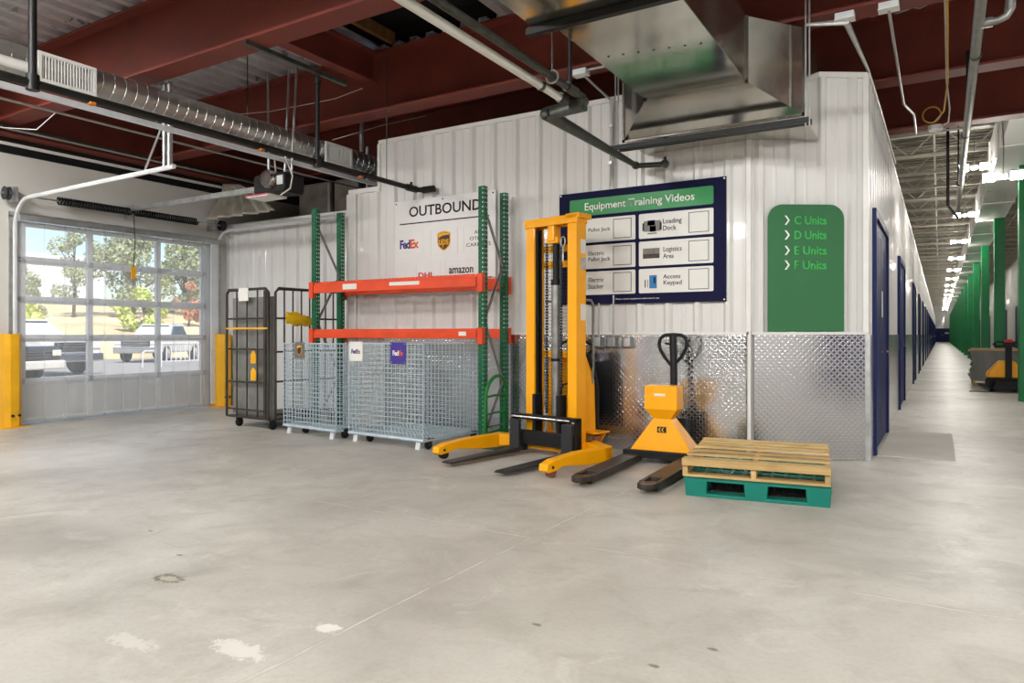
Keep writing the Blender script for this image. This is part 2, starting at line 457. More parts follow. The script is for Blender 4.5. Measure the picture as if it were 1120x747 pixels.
# ------------------------------------------------------------------ room shell
WX = -10.65          # wall with the overhead door
FY = 7.08            # front of the white units
BY = 7.98            # set-back wall behind the roll cage
CX, CY = -.62, 7.70  # corner where the corridor begins
KX = -1.58           # where the cut corner starts
HT = 3.72            # height of the units
END = 137.0

struct(MB().box(WX - .3, 14, -12, 139, -.2, 0).build('floor', M['floor']))
DY0, DY1, DH = 4.70, 7.74, 2.80
w = MB(); w.box(WX - .2, WX, -12, DY0, 0, HT); w.box(WX - .2, WX, DY1, 12, 0, HT); w.box(WX - .2, WX, DY0, DY1, DH, HT)
struct(w.build('wall_left', M['cream']))
struct(MB().box(WX - .2, 14, -12.2, -12, 0, 5).build('wall_back', M['cream']))
struct(MB().box(5.5, 5.7, -12, 13.2, 0, 5).build('wall_right', M['white_panel'])); struct(MB().box(3.06, 5.5, 13.0, 13.2, 0, 5).build('wall_right_return', M['white_panel']))
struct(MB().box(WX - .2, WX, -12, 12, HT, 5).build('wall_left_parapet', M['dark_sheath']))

def corr_wall(name, p0, p1, z0, z1, m, period=.305, depth=.038, back=.06, offset=0.0):
    """ribbed steel panel wall from p0 to p1 (seen from its right-hand side when walking p0 -> p1)"""
    p0 = Vector((p0[0], p0[1], 0)); p1 = Vector((p1[0], p1[1], 0)); L = (p1 - p0).length; d = (p1 - p0) / L
    nrm = Vector((d.y, -d.x, 0))
    prof = []; x = -offset
    while x < L:
        for dx, h in ((0, 0), (.075, 0), (.083, .006), (.100, .006), (.108, 0), (.195, 0), (.225, depth), (.265, depth), (.295, 0)):
            q = x + dx * period / .305
            if 0 <= q <= L: prof.append((q, h))
        x += period
    if prof[0][0] > 0: prof.insert(0, (0, 0))
    if prof[-1][0] < L: prof.append((L, 0))
    b = MB(); rows = []
    for q, h in prof:
        a = p0 + d * q; fr = a + nrm * h; bk = a - nrm * back
        rows.append([b.v((fr.x, fr.y, z0)), b.v((fr.x, fr.y, z1)), b.v((bk.x, bk.y, z1)), b.v((bk.x, bk.y, z0))])
    for A, B in zip(rows, rows[1:]):
        for k in range(4): b.f([A[k], A[(k + 1) % 4], B[(k + 1) % 4], B[k]])
    b.f(rows[0]); b.f(rows[-1][::-1])
    return struct(b.build(name, m))
corr_wall('wall_front', (-6.30, FY), (KX, FY), 0, HT, M['white_panel'])
corr_wall('wall_front_low', (-6.80, FY), (-6.30, FY), 0, 3.11, M['white_panel'], offset=.1)
corr_wall('wall_front_return', (-6.80, BY), (-6.80, FY), 0, 3.11, M['white_panel'])
corr_wall('wall_recess', (WX, BY), (-6.80, BY), 0, 3.08, M['white_panel'])
corr_wall('wall_corner', (KX, FY), (CX, CY), 0, HT, M['white_panel'], offset=.15)
corr_wall('wall_corridor_left', (CX, CY), (CX, END), 0, HT, M['white_panel'])
corr_wall('wall_corridor_right', (3.0, END), (3.0, 13.0), 0, 4.6, M['white_panel'])
struct(MB().box(-12, 14, END, END + .2, 0, 6.3).build('wall_corridor_end', M['white_panel']))
# white caps and trims
def trim(n, *a, m='white_trim'): return struct(MB().box(*a).build('trim_%d' % n, M[m]))
trim(1, -6.31, KX, FY - .035, FY + .06, HT, HT + .05)
t_ = MB(Matrix.Translation((KX, FY, 0)) @ Matrix.Rotation(math.atan2(CY - FY, CX - KX), 4, 'Z'))
CL = math.hypot(CX - KX, CY - FY)
t_.box(0, CL, -.035, .06, HT, HT + .05); struct(t_.build('trim_2', M['white_trim']))
trim(3, -6.84, -6.30, FY - .04, FY + .1, 3.11, 3.17)
trim(4, WX, -6.8, BY - .04, BY + .06, 3.08, 3.12)
trim(5, CX - .06, CX + .035, CY, END, HT, HT + .05)
trim(14, -6.87, -6.70, FY - .045, FY + .06, 0, 3.11)
trim(6, -6.33, -6.29, FY - .035, FY + .06, 3.1, HT)

# tread plate cladding with metre UVs
def plate(name, p0, p1, z1=1.22, th=.012, lift=.040):
    p0 = Vector((p0[0], p0[1], 0)); p1 = Vector((p1[0], p1[1], 0)); L = (p1 - p0).length; d = (p1 - p0) / L; nrm = Vector((d.y, -d.x, 0))
    a = p0 + nrm * lift; c = p0 + nrm * (lift + th)
    bm = bmesh.new(); uvl = bm.loops.layers.uv.new('UVMap')
    P = lambda base, q, z: bm.verts.new((base.x + d.x * q, base.y + d.y * q, z))
    A = [P(c, 0, .004), P(c, L, .004), P(c, L, z1), P(c, 0, z1)]; B = [P(a, 0, .004), P(a, L, .004), P(a, L, z1), P(a, 0, z1)]
    UV = [(0, 0), (L, 0), (L, z1), (0, z1)]
    for idx in ((A[0], A[1], A[2], A[3]), (B[3], B[2], B[1], B[0]), (A[3], A[2], B[2], B[3]), (A[1], A[0], B[0], B[1]), (A[0], A[3], B[3], B[0]), (A[2], A[1], B[1], B[2])):
        f = bm.faces.new(idx)
        for lp in f.loops:
            i = A.index(lp.vert) if lp.vert in A else B.index(lp.vert); lp[uvl].uv = UV[i]
    bmesh.ops.recalc_face_normals(bm, faces=bm.faces)
    me = bpy.data.meshes.new(name); bm.to_mesh(me); bm.free(); me.materials.append(M['tread'])
    o = bpy.data.objects.new(name, me); COL.objects.link(o)
    return struct(o)
plate('baseboard_front', (-6.2, FY), (-4.0, FY)); plate('baseboard_middle', (-3.99, FY), (KX - .012, FY))
plate('baseboard_corner', (KX + .02, FY + .012), (CX - .03, CY - .02))
DOORS = [8.05, 13.1, 20.1] + [25.6 + 5.6 * k for k in range(19)]
DW = 1.95
prev = CY + .02
for k, y in enumerate(DOORS + [END]):
    plate('baseboard_corridor_%d' % (k + 1), (CX, prev), (CX, y - .05)); prev = y + DW + .05
trim(7, -6.2, KX, FY - .052, FY - .02, 1.22, 1.245)
t_ = MB(Matrix.Translation((KX, FY, 0)) @ Matrix.Rotation(math.atan2(CY - FY, CX - KX), 4, 'Z'))
t_.box(0, CL, -.05, -.02, 1.22, 1.245); struct(t_.build('trim_8', M['white_trim']))
t_ = MB(); t_.box(KX - .02, KX + .02, FY - .052, FY - .03, 0, HT); struct(t_.build('trim_9', M['white_trim']))
t_ = MB(); t_.box(CX - .02, CX + .03, CY - .03, CY + .03, 0, HT); struct(t_.build('trim_10', M['white_trim']))
t_ = MB(); t_.box(CX - .03, CX + .042, CY - .042, CY + .04, 0, 1.22); struct(t_.build('trim_11', M['galv']))

# corridor doors
for k, y in enumerate(DOORS):
    e = bpy.data.objects.new('door_%d' % (k + 2), None); COL.objects.link(e); e.location = (CX, y, 0); struct(e)
    b = MB()
    b.box(-.05, .075, -.06, .06, 0, 2.5); b.box(-.05, .075, DW - .06, DW + .06, 0, 2.5); b.box(-.05, .075, .06, DW - .06, 2.42, 2.5)
    b.build('door_frame', M['door_navy'], e, .006)
    for q in (0, 1):
        y0 = .065 + q * (DW / 2 - .06); y1 = y0 + DW / 2 - .07
        lf = MB().box(.02, .05, y0, y1, .012, 2.415); lf.build('door_leaf', M['door_navy'], e, .004)
    b = MB(); b.cyl((.05, DW / 2 + .08, 1.03), (.058, DW / 2 + .08, 1.03), .034); b.tube([(.055, DW / 2 + .08, 1.03), (.10, DW / 2 + .08, 1.03), (.105, DW / 2 + .11, 1.03), (.105, DW / 2 + .2, 1.025)], .011, 8)
    b.build('handle', M['chrome'], e, smooth=True)
    if k == 0:
        MB().box(.05, .053, DW / 2 + .08, DW / 2 + .26, 1.42, 1.72).build('notice', M['plastic_white'], e)
e = bpy.data.objects.new('door_%d' % (len(DOORS) + 2), None); COL.objects.link(e); e.location = (.35, END - .001, 0); struct(e)
MB().box(-1.3, 1.3, -.08, 0, 0, 2.25).build('door_frame', M['door_navy'], e)
for sx in (-1, 1):
    MB().box(sx * .03, sx * 1.2, -.11, -.08, .02, 2.15).build('door_leaf', M['door_navy'], e)
    MB().cyl((sx * .12, -.16, 1.0), (sx * .12, -.16, 1.3), .02).build('handle', M['chrome'], e)
MB().box(.35, .9, -.115, -.11, 1.35, 1.6).build('notice', M['plastic_white'], e)
e = bpy.data.objects.new('door_%d' % (len(DOORS) + 13), None); COL.objects.link(e); e.location = (5.5, 3.3, 0); struct(e)
b = MB(); b.box(-.06, .02, -.06, 0, 0, 2.5); b.box(-.06, .02, 1.3, 1.36, 0, 2.5); b.box(-.06, .02, 0, 1.3, 2.42, 2.5); b.build('door_frame', M['door_navy'], e)
MB().box(-.04, -.005, .005, 1.295, .012, 2.415).build('door_leaf', M['door_navy'], e)
# doors on the far side wall
for k in range(10):
    e = bpy.data.objects.new('door_%d' % (len(DOORS) + 3 + k), None); COL.objects.link(e); e.location = (3.0, 30.5 + 7 * k, 0); struct(e)
    b = MB(); b.box(-.06, .02, -.06, .0, 0, 2.5); b.box(-.06, .02, 1.9, 1.96, 0, 2.5); b.box(-.06, .02, 0, 1.9, 2.42, 2.5); b.build('door_frame', M['door_navy'], e)
    MB().box(-.04, -.01, .005, 1.895, .012, 2.415).build('door_leaf', M['door_navy'], e)
    MB().tube([(-.04, .2, 1.03), (-.09, .2, 1.03), (-.09, .32, 1.03)], .012).build('handle', M['chrome'], e)

# ------------------------------------------------------------------ steel frame, deck, corridor roof
HB, BD = 3.95, .74
def ibeam(name, y, x0, x1, zb=HB, d=BD, fw=.26, axis='x'):
    poly = [(-fw / 2, 0), (fw / 2, 0), (fw / 2, .03), (.012, .034), (.012, d - .034), (fw / 2, d - .03), (fw / 2, d), (-fw / 2, d), (-fw / 2, d - .03), (-.012, d - .034), (-.012, .034), (-fw / 2, .03)]
    b = MB()
    if axis == 'x': b.prism([(y + u, zb + w) for u, w in poly], 'x', x0, x1)
    else: b.prism([(y + u, zb + w) for u, w in poly], 'y', x0, x1)
    return struct(b.build(name, M['red_steel'], bevel=.004))
for i, y in enumerate((4.45, 6.67, 8.72, 10.85, 2.2, -.1, -2.4, -4.7)):
    ibeam('beam', y, WX, 14)
ibeam('beam', WX + .16, -12, 12, zb=HT + .12, d=.84, axis='y')
ibeam('beam', -5.95, 4.58, 6.54, zb=HB + .34, d=.38, fw=.16, axis='y')
ZD = HB + BD
def deck(name, x0, x1, y0, y1):
    prof = []; x = x0; P = .25
    while x < x1:
        for dx, h in ((0, 0), (.10, 0), (.125, .10), (.225, .10)):
            if x + dx <= x1: prof.append((x + dx, ZD + h))
        x += P
    prof.append((x1, prof[-1][1]))
    b = MB(); prev = None
    for px, pz in prof:
        q = (b.v((px, y0, pz)), b.v((px, y1, pz)), b.v((px, y1, pz + .02)), b.v((px, y0, pz + .02)))
        if prev:
            for k in range(4): b.f([prev[k], prev[(k + 1) % 4], q[(k + 1) % 4], q[k]])
        prev = q
    return struct(b.build(name, M['deck']))
deck('ceiling', WX - .2, 14, -12, 4.45); deck('ceiling_middle', WX - .2, -5.95, 4.45, 6.67); deck('ceiling_bay', -4.1, 14, 4.45, 6.67)
deck('ceiling_rear', WX - .2, 14, 6.67, 11.0)
struct(MB().box(-6.1, -3.95, 4.3, 6.8, ZD + .35, ZD + .4).build('ceiling_void', M['dark_sheath']))
w = MB(); w.box(-6.1, -3.95, 4.3, 4.34, ZD + .12, ZD + .36); w.box(-6.1, -3.95, 6.76, 6.8, ZD + .12, ZD + .36); w.box(-6.1, -6.06, 4.3, 6.8, ZD + .1, ZD + .36); w.box(-4.0, -3.95, 4.3, 6.8, ZD + .1, ZD + .36)
struct(w.build('ceiling_void_side', M['dark_sheath']))
tag(MB().box(-5.72, -5.66, 4.5, 6.62, ZD + .06, ZD + .2).build('timber_joist', M['timber']), 'brown timber beam crossing the dark ceiling opening between red beams', 'timber')
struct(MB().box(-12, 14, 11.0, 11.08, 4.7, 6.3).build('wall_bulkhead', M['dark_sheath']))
# corridor roof
prof = MB(); x = -12
struct(MB().box(-14, 16, 11.0, 139, 6.02, 6.1).build('ceiling_corridor', M['roof_grey']))
rb = MB(); y = 11.3
while y < 80:
    rb.box(-9, 9, y, y + .09, 5.97, 6.02); y += .3
struct(rb.build('ceiling_ribs', M['roof_grey']))
jb = MB(); x0, x1 = -9, 9
for dz in (0, .62): jb.box(x0, x1, -.06, -.01, 5.21 + dz, 5.27 + dz); jb.box(x0, x1, .01, .06, 5.21 + dz, 5.27 + dz)
n = 30; st = (x1 - x0) / n
for i in range(n):
    xa = x0 + i * st; zA, zB = (5.25, 5.86) if i % 2 == 0 else (5.86, 5.25)
    jb.tube([(xa, 0, zA), (xa + st, 0, zB)], .022, 4)
j0 = struct(jb.build('joist', M['joist'])); j0.location = (0, 12.4, 0)
for k in range(1, 52):
    c = j0.copy(); COL.objects.link(c); c.location = (0, 12.4 + 2.0 * k, 0)
# deep girder lines and bridging along the corridor
for xx in (-.1, 2.2, -3):
    b = MB(); b.box(xx - .02, xx + .02, 11.1, 116, 5.28, 5.31); struct(b.build('joist_bridging', M['joist']))

# green columns along the corridor
cb = MB(); cb.box(-.12, .12, -.12, .12, 0, 4.3); c0 = struct(cb.build('column', M['column_green'], bevel=.01)); c0.location = (1.35, 15.9, 0)
for k in range(1, 17):
    c = c0.copy(); COL.objects.link(c); c.location = (1.35, 15.9 + 6.85 * k, 0)

# ------------------------------------------------------------------ overhead door in the left wall
ed = bpy.data.objects.new('door_1', None); COL.objects.link(ed); ed.location = (WX - .07, 0, 0); struct(ed)
ys = [(4.84, 5.66), (5.74, 6.72), (6.80, 7.52)]
zs = [(.62, 1.12), (1.22, 1.65), (1.75, 2.19), (2.29, 2.70)]
for a, b_ in ((DY0 + .03, 4.84), (5.66, 5.74), (6.72, 6.80), (7.52, DY1 - .04)):
    MB().box(-.025, .025, a, b_, .02, 2.77).build('stile', M['alu'], ed, .004)
for a, b_ in ((.54, .62), (1.12, 1.22), (1.65, 1.75), (2.19, 2.29), (2.70, 2.77), (.02, .08)):
    r_ = MB()
    for y0, y1 in ys: r_.box(-.022, .022, y0, y1, a, b_)
    r_.box(.022, .04, DY0 + .05, DY1 - .06, (a + b_) / 2 - .012, (a + b_) / 2 + .012)
    r_.build('rail', M['alu'], ed, .003)
for y0, y1 in ys:
    MB().box(-.012, .012, y0, y1, .08, .54).build('bottom_panel', M['door_panel'], ed)
    for a, b_ in zs: MB().box(-.004, .004, y0, y1, a, b_).build('pane', M['glass'], ed)
for z in (.58, 1.17, 1.70, 2.24):
    for yy in (4.79, 5.70, 6.76, 7.58):
        MB().box(.026, .045, yy - .03, yy + .03, z - .04, z + .04).build('hinge', M['galv'], ed)
    # guide rollers
    MB().cyl((.05, DY0 + .02, z), (.05, DY0 + .1, z), .02).build('roller', M['galv'], ed)
b = MB(); b.box(WX - .14, WX + .02, DY0 - .09, DY0, 0, DH + .02); b.box(WX - .14, WX + .02, DY1, DY1 + .12, 0, DH + .02); b.box(WX - .14, WX + .02, DY0 - .09, DY1 + .12, DH, DH + .07)
struct(b.build('door_1_frame', M['galv']))

# tracks
def track(name, label, pts, m='alu'):
    t = thing(name, label, 'door track')
    b = MB(); b.tube(pts, .027, 6); b.build('rail', M[m], t)
    return t
def track_path(y, xend, zt=3.03):
    p = [(WX + .02, y, .1), (WX + .02, y, 2.66)] + [(WX + .02 + .36 * (1 - math.cos(a)), y, 2.66 + (zt - 2.66) * math.sin(a)) for a in [PI / 2 * i / 8 for i in range(1, 9)]]
    return p + [(xend, y, zt + .02)]
tl = track('door_track', 'silver curved overhead door track on the side nearest the camera', track_path(DY0 - .02, -7.12))
b = MB()
for dx in (0, .09): b.box(-7.30 + dx, -7.265 + dx, 4.66, 4.70, 3.05, 3.98)
b.tube([(-7.65, 4.67, 3.06), (-7.3, 4.67, 3.55)], .012, 5)
b.build('hanger', M['galv'], tl)
tr = track('door_track', 'silver curved overhead door track running along the ribbed recess wall', track_path(DY1 + .04, -6.9, 2.99))
b = MB(); b.box(-7.2, -7.165, DY1 + .03, DY1 + .07, 2.98, 3.98); b.build('hanger', M['galv'], tr)

sp = thing('torsion_spring', 'black torsion spring and shaft above the overhead door', 'spring')
b = MB(); b.cyl((WX + .16, 4.45, 3.08), (WX + .16, 7.9, 3.08), .014); b.build('shaft', M['galv'], sp)
b = MB(); pts = []
for i in range(0, 54 * 6 + 1): a = i * 2 * PI / 6; pts.append((WX + .16 + .05 * math.cos(a), 5.15 + 2.15 * i / (54 * 6), 3.08 + .05 * math.sin(a)))
b.tube(pts, .012, 4); b.build('coil', M['black'], sp, smooth=True)
for y in (4.62, 6.2, 7.62):
    b = MB(); b.box(WX + .002, WX + .2, y - .02, y + .02, 2.98, 3.18); b.build('bracket', M['galv'], sp)
for y in (4.52, 7.78):
    b = MB(); b.lathe([(.03, -.03), (.09, -.03), (.075, 0), (.09, .03), (.03, .03)], (WX + .16, y, 3.08), 'y'); b.build('cable_drum', M['charcoal'], sp, smooth=True)

op = thing('door_opener', 'black door operator with silver motor hanging at the end of its rail', 'door opener', (-7.22, 6.2, 3.12))
b = MB(); b.prism(rrect(-.30, .28, -.12, .13, .05), 'y', -.16, .16); b.build('housing', M['rubber'], op, .02)
b = MB(); b.lathe([(.02, -.22), (.10, -.22), (.115, -.2), (.115, -.05), (.02, -.05)], (.02, -.02, .05), 'y', 24); b.build('motor', M['chrome'], op, smooth=True)
b = MB(); b.box(.15, .26, -.175, -.158, -.03, .08); b.build('nameplate', M['galv'], op)
b = MB(); b.box(-.40, .02, -.2, .1, -.15, -.122); b.build('tray', M['plastic_white'], op)
b = MB(); b.box(-.40, .02, -.204, -.2, -.138, -.122); b.build('stripe', M['pink'], op)
b = MB(); b.tube([(.05, -.1, .12), (.12, -.18, .3), (.32, -.18, .28), (.42, -.16, .05), (.38, -.16, -.1), (.2, -.15, -.16)], .009, 6); b.build('cable', M['cable_grey'], op, smooth=True)
b = MB(); b.box(-3.4, -.3, -.03, .03, -.03, .035); b.build('drive_rail', M['galv'], op, .004)
b = MB()
for dx, tx in ((-.2, -.28), (.1, .12), (.22, .26)): b.tube([(dx, 0, .12), (tx, .05, 1.5)], .016, 5)
b.build('hanger', M['galv'], op)
pt = thing('pull_cord', 'yellow tag on the pull cord hanging in front of the door panes', 'pull cord', (WX + .24, 6.18, 0))
b = MB(); b.tube([(0, 0, 3.1), (.01, .02, 2.6), (0, 0, 2.25)], .006, 5); b.build('cord', M['black'], pt)
b = MB(); b.prism(rrect(-.035, .035, 2.06, 2.25, .012), 'x', -.008, .008); b.build('tag', M['guard_yellow'], pt)

# clear strip curtain
sc_ = thing('strip_curtain', 'clear plastic strip curtain hanging across the inside of the door', 'strip curtain', (WX + .09, 0, 0))
for k in range(11):
    y0 = DY0 + .02 + k * .274
    b = MB(); n = 6; rows = []
    for i in range(n + 1):
        u = i / n; rows.append((.012 * math.sin(u * PI) + (.016 if k % 2 else 0), y0 + u * .30))
    b_ = [[b.v((x, y, .03)), b.v((x, y, 2.76))] for x, y in rows]
    for A, B in zip(b_, b_[1:]): b.f([A[0], B[0], B[1], A[1]])
    b.build('strip', M['strip_pvc'], sc_, smooth=True)
b = MB(); b.box(-.01, .06, DY0 - .02, DY1 + .05, 2.755, 2.83); b.build('hanging_rail', M['galv'], sc_, .004)
b = MB(); b.box(.03, .055, DY1 - .16, DY1 - .02, .05, 2.75); b.build('edge_post', M['alu'], sc_, .004)

# yellow track guards
def guard(label, y, s):
    g = thing('track_guard', label, 'track guard', (WX + .1, y, 0), 0, 'yellow door track guards')
    b = MB(); t = .012
    poly = [(.20, -.11 * s), (.20 - t, -.11 * s), (.20 - t, (-.0) * s), (.06, .115 * s), (.06 + t, .125 * s), (.20, .012 * s)]
    b.prism([(-.08, -.11 * s), (.16, -.11 * s), (.19, -.05 * s), (.19, .05 * s), (.1, .12 * s), (-.08, .12 * s), (-.08, .108 * s), (.09, .108 * s), (.178, .043 * s), (.178, -.045 * s), (.15, -.098 * s), (-.08, -.098 * s)], 'z', .012, 1.23)
    b.build('channel', M['guard_yellow'], g, .004)
    b = MB(); b.box(-.09, .24, -.16, .16, 0, .012); b.build('base_plate', M['guard_yellow'], g)
    for dy in (-.03, .05): MB().cyl((.19, dy, .16), (.215, dy, .16), .018, 6).build('bolt', M['black'], g)
    return g
guard('yellow steel guard at the near side of the overhead door', DY0 - .14, 1)
guard('yellow steel guard at the far side of the overhead door beside the recess wall', DY1 + .04, -1)

# ------------------------------------------------------------------ ducts, pipes and cables under the deck
sd = thing('spiral_duct', 'round silver spiral duct running below the red beams towards the recess', 'duct', (-7.2, 0, 3.71))
b = MB(); b.cyl((0, -3, 0), (0, 9.4, 0), .15, 28); b.build('pipe', M['spiral'], sd, smooth=True)
b = MB(); pts = []; N = 12
for i in range(int(12.2 / .115) * N):
    a = 2 * PI * i / N; pts.append((.152 * math.cos(a), -2.9 + .115 * i / N, .152 * math.sin(a)))
b.tube(pts, .005, 4); b.build('seam', M['galv'], sd)
def grille(parent, y0, y1):
    b = MB(); z0, z1 = -.175, .10; f = .03; x0, x1 = .145, .185
    b.box(x0, x1, y0, y1, z0, z0 + f); b.box(x0, x1, y0, y1, z1 - f, z1); b.box(x0, x1, y0, y0 + f, z0 + f, z1 - f); b.box(x0, x1, y1 - f, y1, z0 + f, z1 - f)
    g = b.build('grille', M['white_trim'], parent, .003)
    b = MB(); n = 17
    for i in range(n):
        y = y0 + f + (y1 - y0 - 2 * f) * (i + .5) / n
        b.quad((x0 + .008, y - .004, z0 + f), (x0 + .03, y + .002, z0 + f), (x0 + .03, y + .002, z1 - f), (x0 + .008, y - .004, z1 - f))
    b.build('fin', M['white_trim'], g, solid=.006)
    MB().box(.02, x0, y0 + .01, y1 - .01, z0 + .01, z1 - .01).build('shade_collar', M['black'], g)  # coloured black to imitate the shade behind the fins
grille(sd, 3.28, 3.80); grille(sd, 6.81, 7.30)
b = MB()
for y in (5.6, 1.2): b.cyl((.12, y, .12), (.12, y, .98), .007, 6)
b.build('hanger_rod', M['dark_pipe'], sd)
b = MB(); b.lathe([(.03, -.14), (.045, -.13), (.045, .13), (.03, .14)], (.22, 3.05, -.10), 'y', 14); b.build('damper_actuator', M['white_trim'], sd, smooth=True)

rs = thing('strut_rail', 'bright galvanised strut rail hung beneath the spiral duct', 'strut', (-7.05, 0, 3.415))
b = MB(); b.prism([(-.03, -.024), (.03, -.024), (.03, .024), (.02, .024), (.02, -.016), (-.02, -.016), (-.02, .024), (-.03, .024)], 'y', -3, 9.2); b.build('channel', M['foot_white'], rs)
bp = thing('sprinkler_pipe', 'black sprinkler pipe hung below the spiral duct ending in front of the white ribbed wall', 'pipe', (-5.56, 0, 3.02))
b = MB(); b.tube([(0, -4, 0), (0, 6.90, 0), (.06, 6.97, 0), (.2, 6.97, 0)], .03, 12); b.build('pipe', M['black_pipe'], bp, smooth=True)
b = MB(); b.cyl((0, 6.72, 0), (0, 6.9, 0), .042, 12); b.cyl((.05, 6.97, 0), (.22, 6.97, 0), .042, 12); b.cyl((0, 6.8, .02), (0, 6.8, .075), .016, 8); b.build('coupling', M['black_pipe'], bp, smooth=True)
for y, top in ((2.56, 1.67), (5.27, .93)):
    b = MB(); b.cyl((0, y, 0), (0, y, top), .028 if y < 3 else .024, 10); b.cyl((0, y, -.05), (0, y, .06), .045, 12); b.cyl((0, y, top - .12), (0, y, top - .08), .036, 10); b.build('hanger_pipe', M['black_pipe'], bp, smooth=True)
for y in (2.97, 4.55, 5.9):
    b = MB(); b.box(-.02, .032, y - .025, y + .025, -.045, -.022); b.build('bracket', M['orange_paint'], bp, .006)
b = MB(); b.cyl((0, 6.35, .03), (0, 6.35, 1.6), .005, 6); b.build('hanger_rod', M['dark_pipe'], bp)

st = thing('strut_channel', 'perforated strut bolted under the nearest red beam carrying pipe hangers', 'strut', (-5.5, 0, 3.93))
b = MB(); b.box(-.022, .022, 4.32, 5.62, -.022, .02); b.build('channel', M['dark_pipe'], st)

def conduit(name, label, pts, r, m, cat='conduit', seg=8, boxes=(), straps=()):
    t = thing(name, label, cat)
    MB().tube(pts, r, seg).build('tube', M[m], t, smooth=True)
    for (x, y, z, s) in boxes:
        b = MB(); b.box(x - s, x + s, y - s * .7, y + s * .7, z - .02, z + .035); b.build('junction_box', M['foot_white'], t, .005)
        b = MB(); b.box(x - s * 1.05, x + s * 1.05, y - s * .75, y + s * .75, z - .027, z - .02); b.build('cover', M['white_trim'], t)
    for (x, y, z) in straps:
        b = MB(); b.box(x - r * 1.6, x + r * 1.6, y - .02, y + .02, z - r * 1.5, z + r * 1.5); b.build('coupling', M['galv'], t, .003)
    return t
conduit('conduit', 'thin silver conduit running along the door wall side beside the strut rail', [(-8, -4, 3.575), (-8, 9, 3.575)], .013, 'conduit')
conduit('conduit', 'dark service pipe running along the top of the door wall', [(-10.3, -4, 3.895), (-10.3, 8.3, 3.895)], .03, 'dark_pipe', 'pipe')
conduit('conduit', 'pale wiring conduit clipped above the door wall beside a dark pipe', [(-10.22, -4, 3.86), (-10.22, 8.3, 3.86)], .012, 'conduit')
b = MB(); b.box(WX, WX + .03, -12, 7.9, HT - .08, HT + .02); struct(b.build('trim_12', M['black']))
b = MB(); b.box(WX, WX + .05, -12, 7.9, HT + .02, HT + .06); struct(b.build('trim_13', M['white_trim']))
conduit('cable', 'pale cables looping between conduit and pipe over the door wall', [(-8, 3.9, 3.56), (-8.6, 4.0, 3.5), (-9.6, 4.1, 3.7), (-10.25, 4.0, 3.88)], .005, 'cable_grey', 'cable')
conduit('cable', 'pale cable draped along the second red beam near the pipe hanger', [(-8.6, 5.4, 3.95), (-7.4, 6.2, 4.1), (-6.5, 6.45, 4.18), (-6.1, 6.52, 4.26)], .005, 'cable_grey', 'cable')
conduit('cable', 'pale cable stretched over the far grille to the beam', [(-7.0, 6.9, 3.84), (-6.5, 7.4, 4.1), (-6.2, 7.9, 4.3)], .005, 'cable_grey', 'cable')
b = MB(); b.box(-.02, .02, -.02, .02, 0, 1.0); t = thing('hanger_strut', 'silver strut dropping from a red beam beside the tall white wall', 'strut', (-6.75, 7.2, 3.72)); b.build('channel', M['galv'], t)

wp = conduit('pipe', 'white pipe running overhead beside the rectangular duct', [(-2.44, -5, 3.0), (-2.44, 4.78, 3.0)], .03, 'white_pipe', 'pipe', 12)
b = MB(); b.cyl((-2.44, 4.42, 3.0), (-2.44, 4.45, 3.0), .036, 12); b.cyl((-2.44, 4.72, 3.0), (-2.44, 4.82, 3.0), .04, 12); b.build('coupling', M['dark_pipe'], wp, smooth=True)
dp = conduit('pipe', 'dark sprinkler pipe that doubles back towards the white wall below the duct', [(-2.33, -5, 3.03), (-2.33, 4.9, 3.03), (-2.33, 4.92, 2.98), (-2.66, 4.92, 2.965), (-2.66, 6.86, 2.95), (-2.45, 6.93, 2.95), (-2.36, 6.93, 2.95)], .027, 'dark_pipe', 'pipe', 12)
b = MB()
for c in ((-2.33, 4.9, 3.0), (-2.66, 4.92, 2.96), (-2.66, 6.84, 2.95), (-2.38, 6.93, 2.95)): b.lathe([(.005, -.045), (.034, -.035), (.042, 0), (.034, .035), (.005, .045)], c, 'y', 12)
b.cyl((-2.33, 4.62, 3.03), (-2.33, 4.78, 3.03), .036, 12); b.cyl((-2.38, 6.93, 2.95), (-2.38, 6.93, 3.02), .016, 8)
b.build('fitting', M['dark_pipe'], dp, smooth=True)
for x, y, r in ((-2.33, 4.4, .006), (-2.37, 4.76, .016)):
    b = MB(); b.cyl((x, y, 3.03), (x, y, 4.67), r, 8); b.build('hanger_rod', M['black_pipe'] if r > .01 else M['dark_pipe'], dp)
b = MB(); b.tube([(-2.33 + .045 * math.cos(a), 4.4, 3.03 + .045 * math.sin(a)) for a in [PI * 2 * i / 12 for i in range(12)]], .007, 5, True); b.build('ring_hanger', M['galv'], dp)

# rectangular duct with flared end
rd = thing('rectangular_duct', 'large rectangular sheet metal duct flaring towards the white wall', 'duct')
ZT = 3.84
b = MB(); b.box(-2.32, -1.31, -6, 4.2, 3.27, ZT + .03); b.build('upstream_section', M['duct'], rd)
b = MB(); b.box(-2.23, -1.36, 4.2, 5.97, 3.30, ZT); b.build('main_section', M['duct'], rd, .004)
b = MB(); b.loft([[(-2.23, 5.97, 3.30), (-1.36, 5.97, 3.30), (-1.36, 5.97, ZT), (-2.23, 5.97, ZT)], [(-2.63, 6.45, 3.10), (-1.0, 6.45, 3.10), (-1.0, 6.45, ZT), (-2.63, 6.45, ZT)]]); b.build('flare', M['duct'], rd)
b = MB(); b.prism([(-2.63, 6.45), (-1.0, 6.45), (-1.0, 7.40), (-1.56, 7.04), (-2.63, 7.04)], 'z', 3.10, ZT); b.build('wall_section', M['duct'], rd)
b = MB()
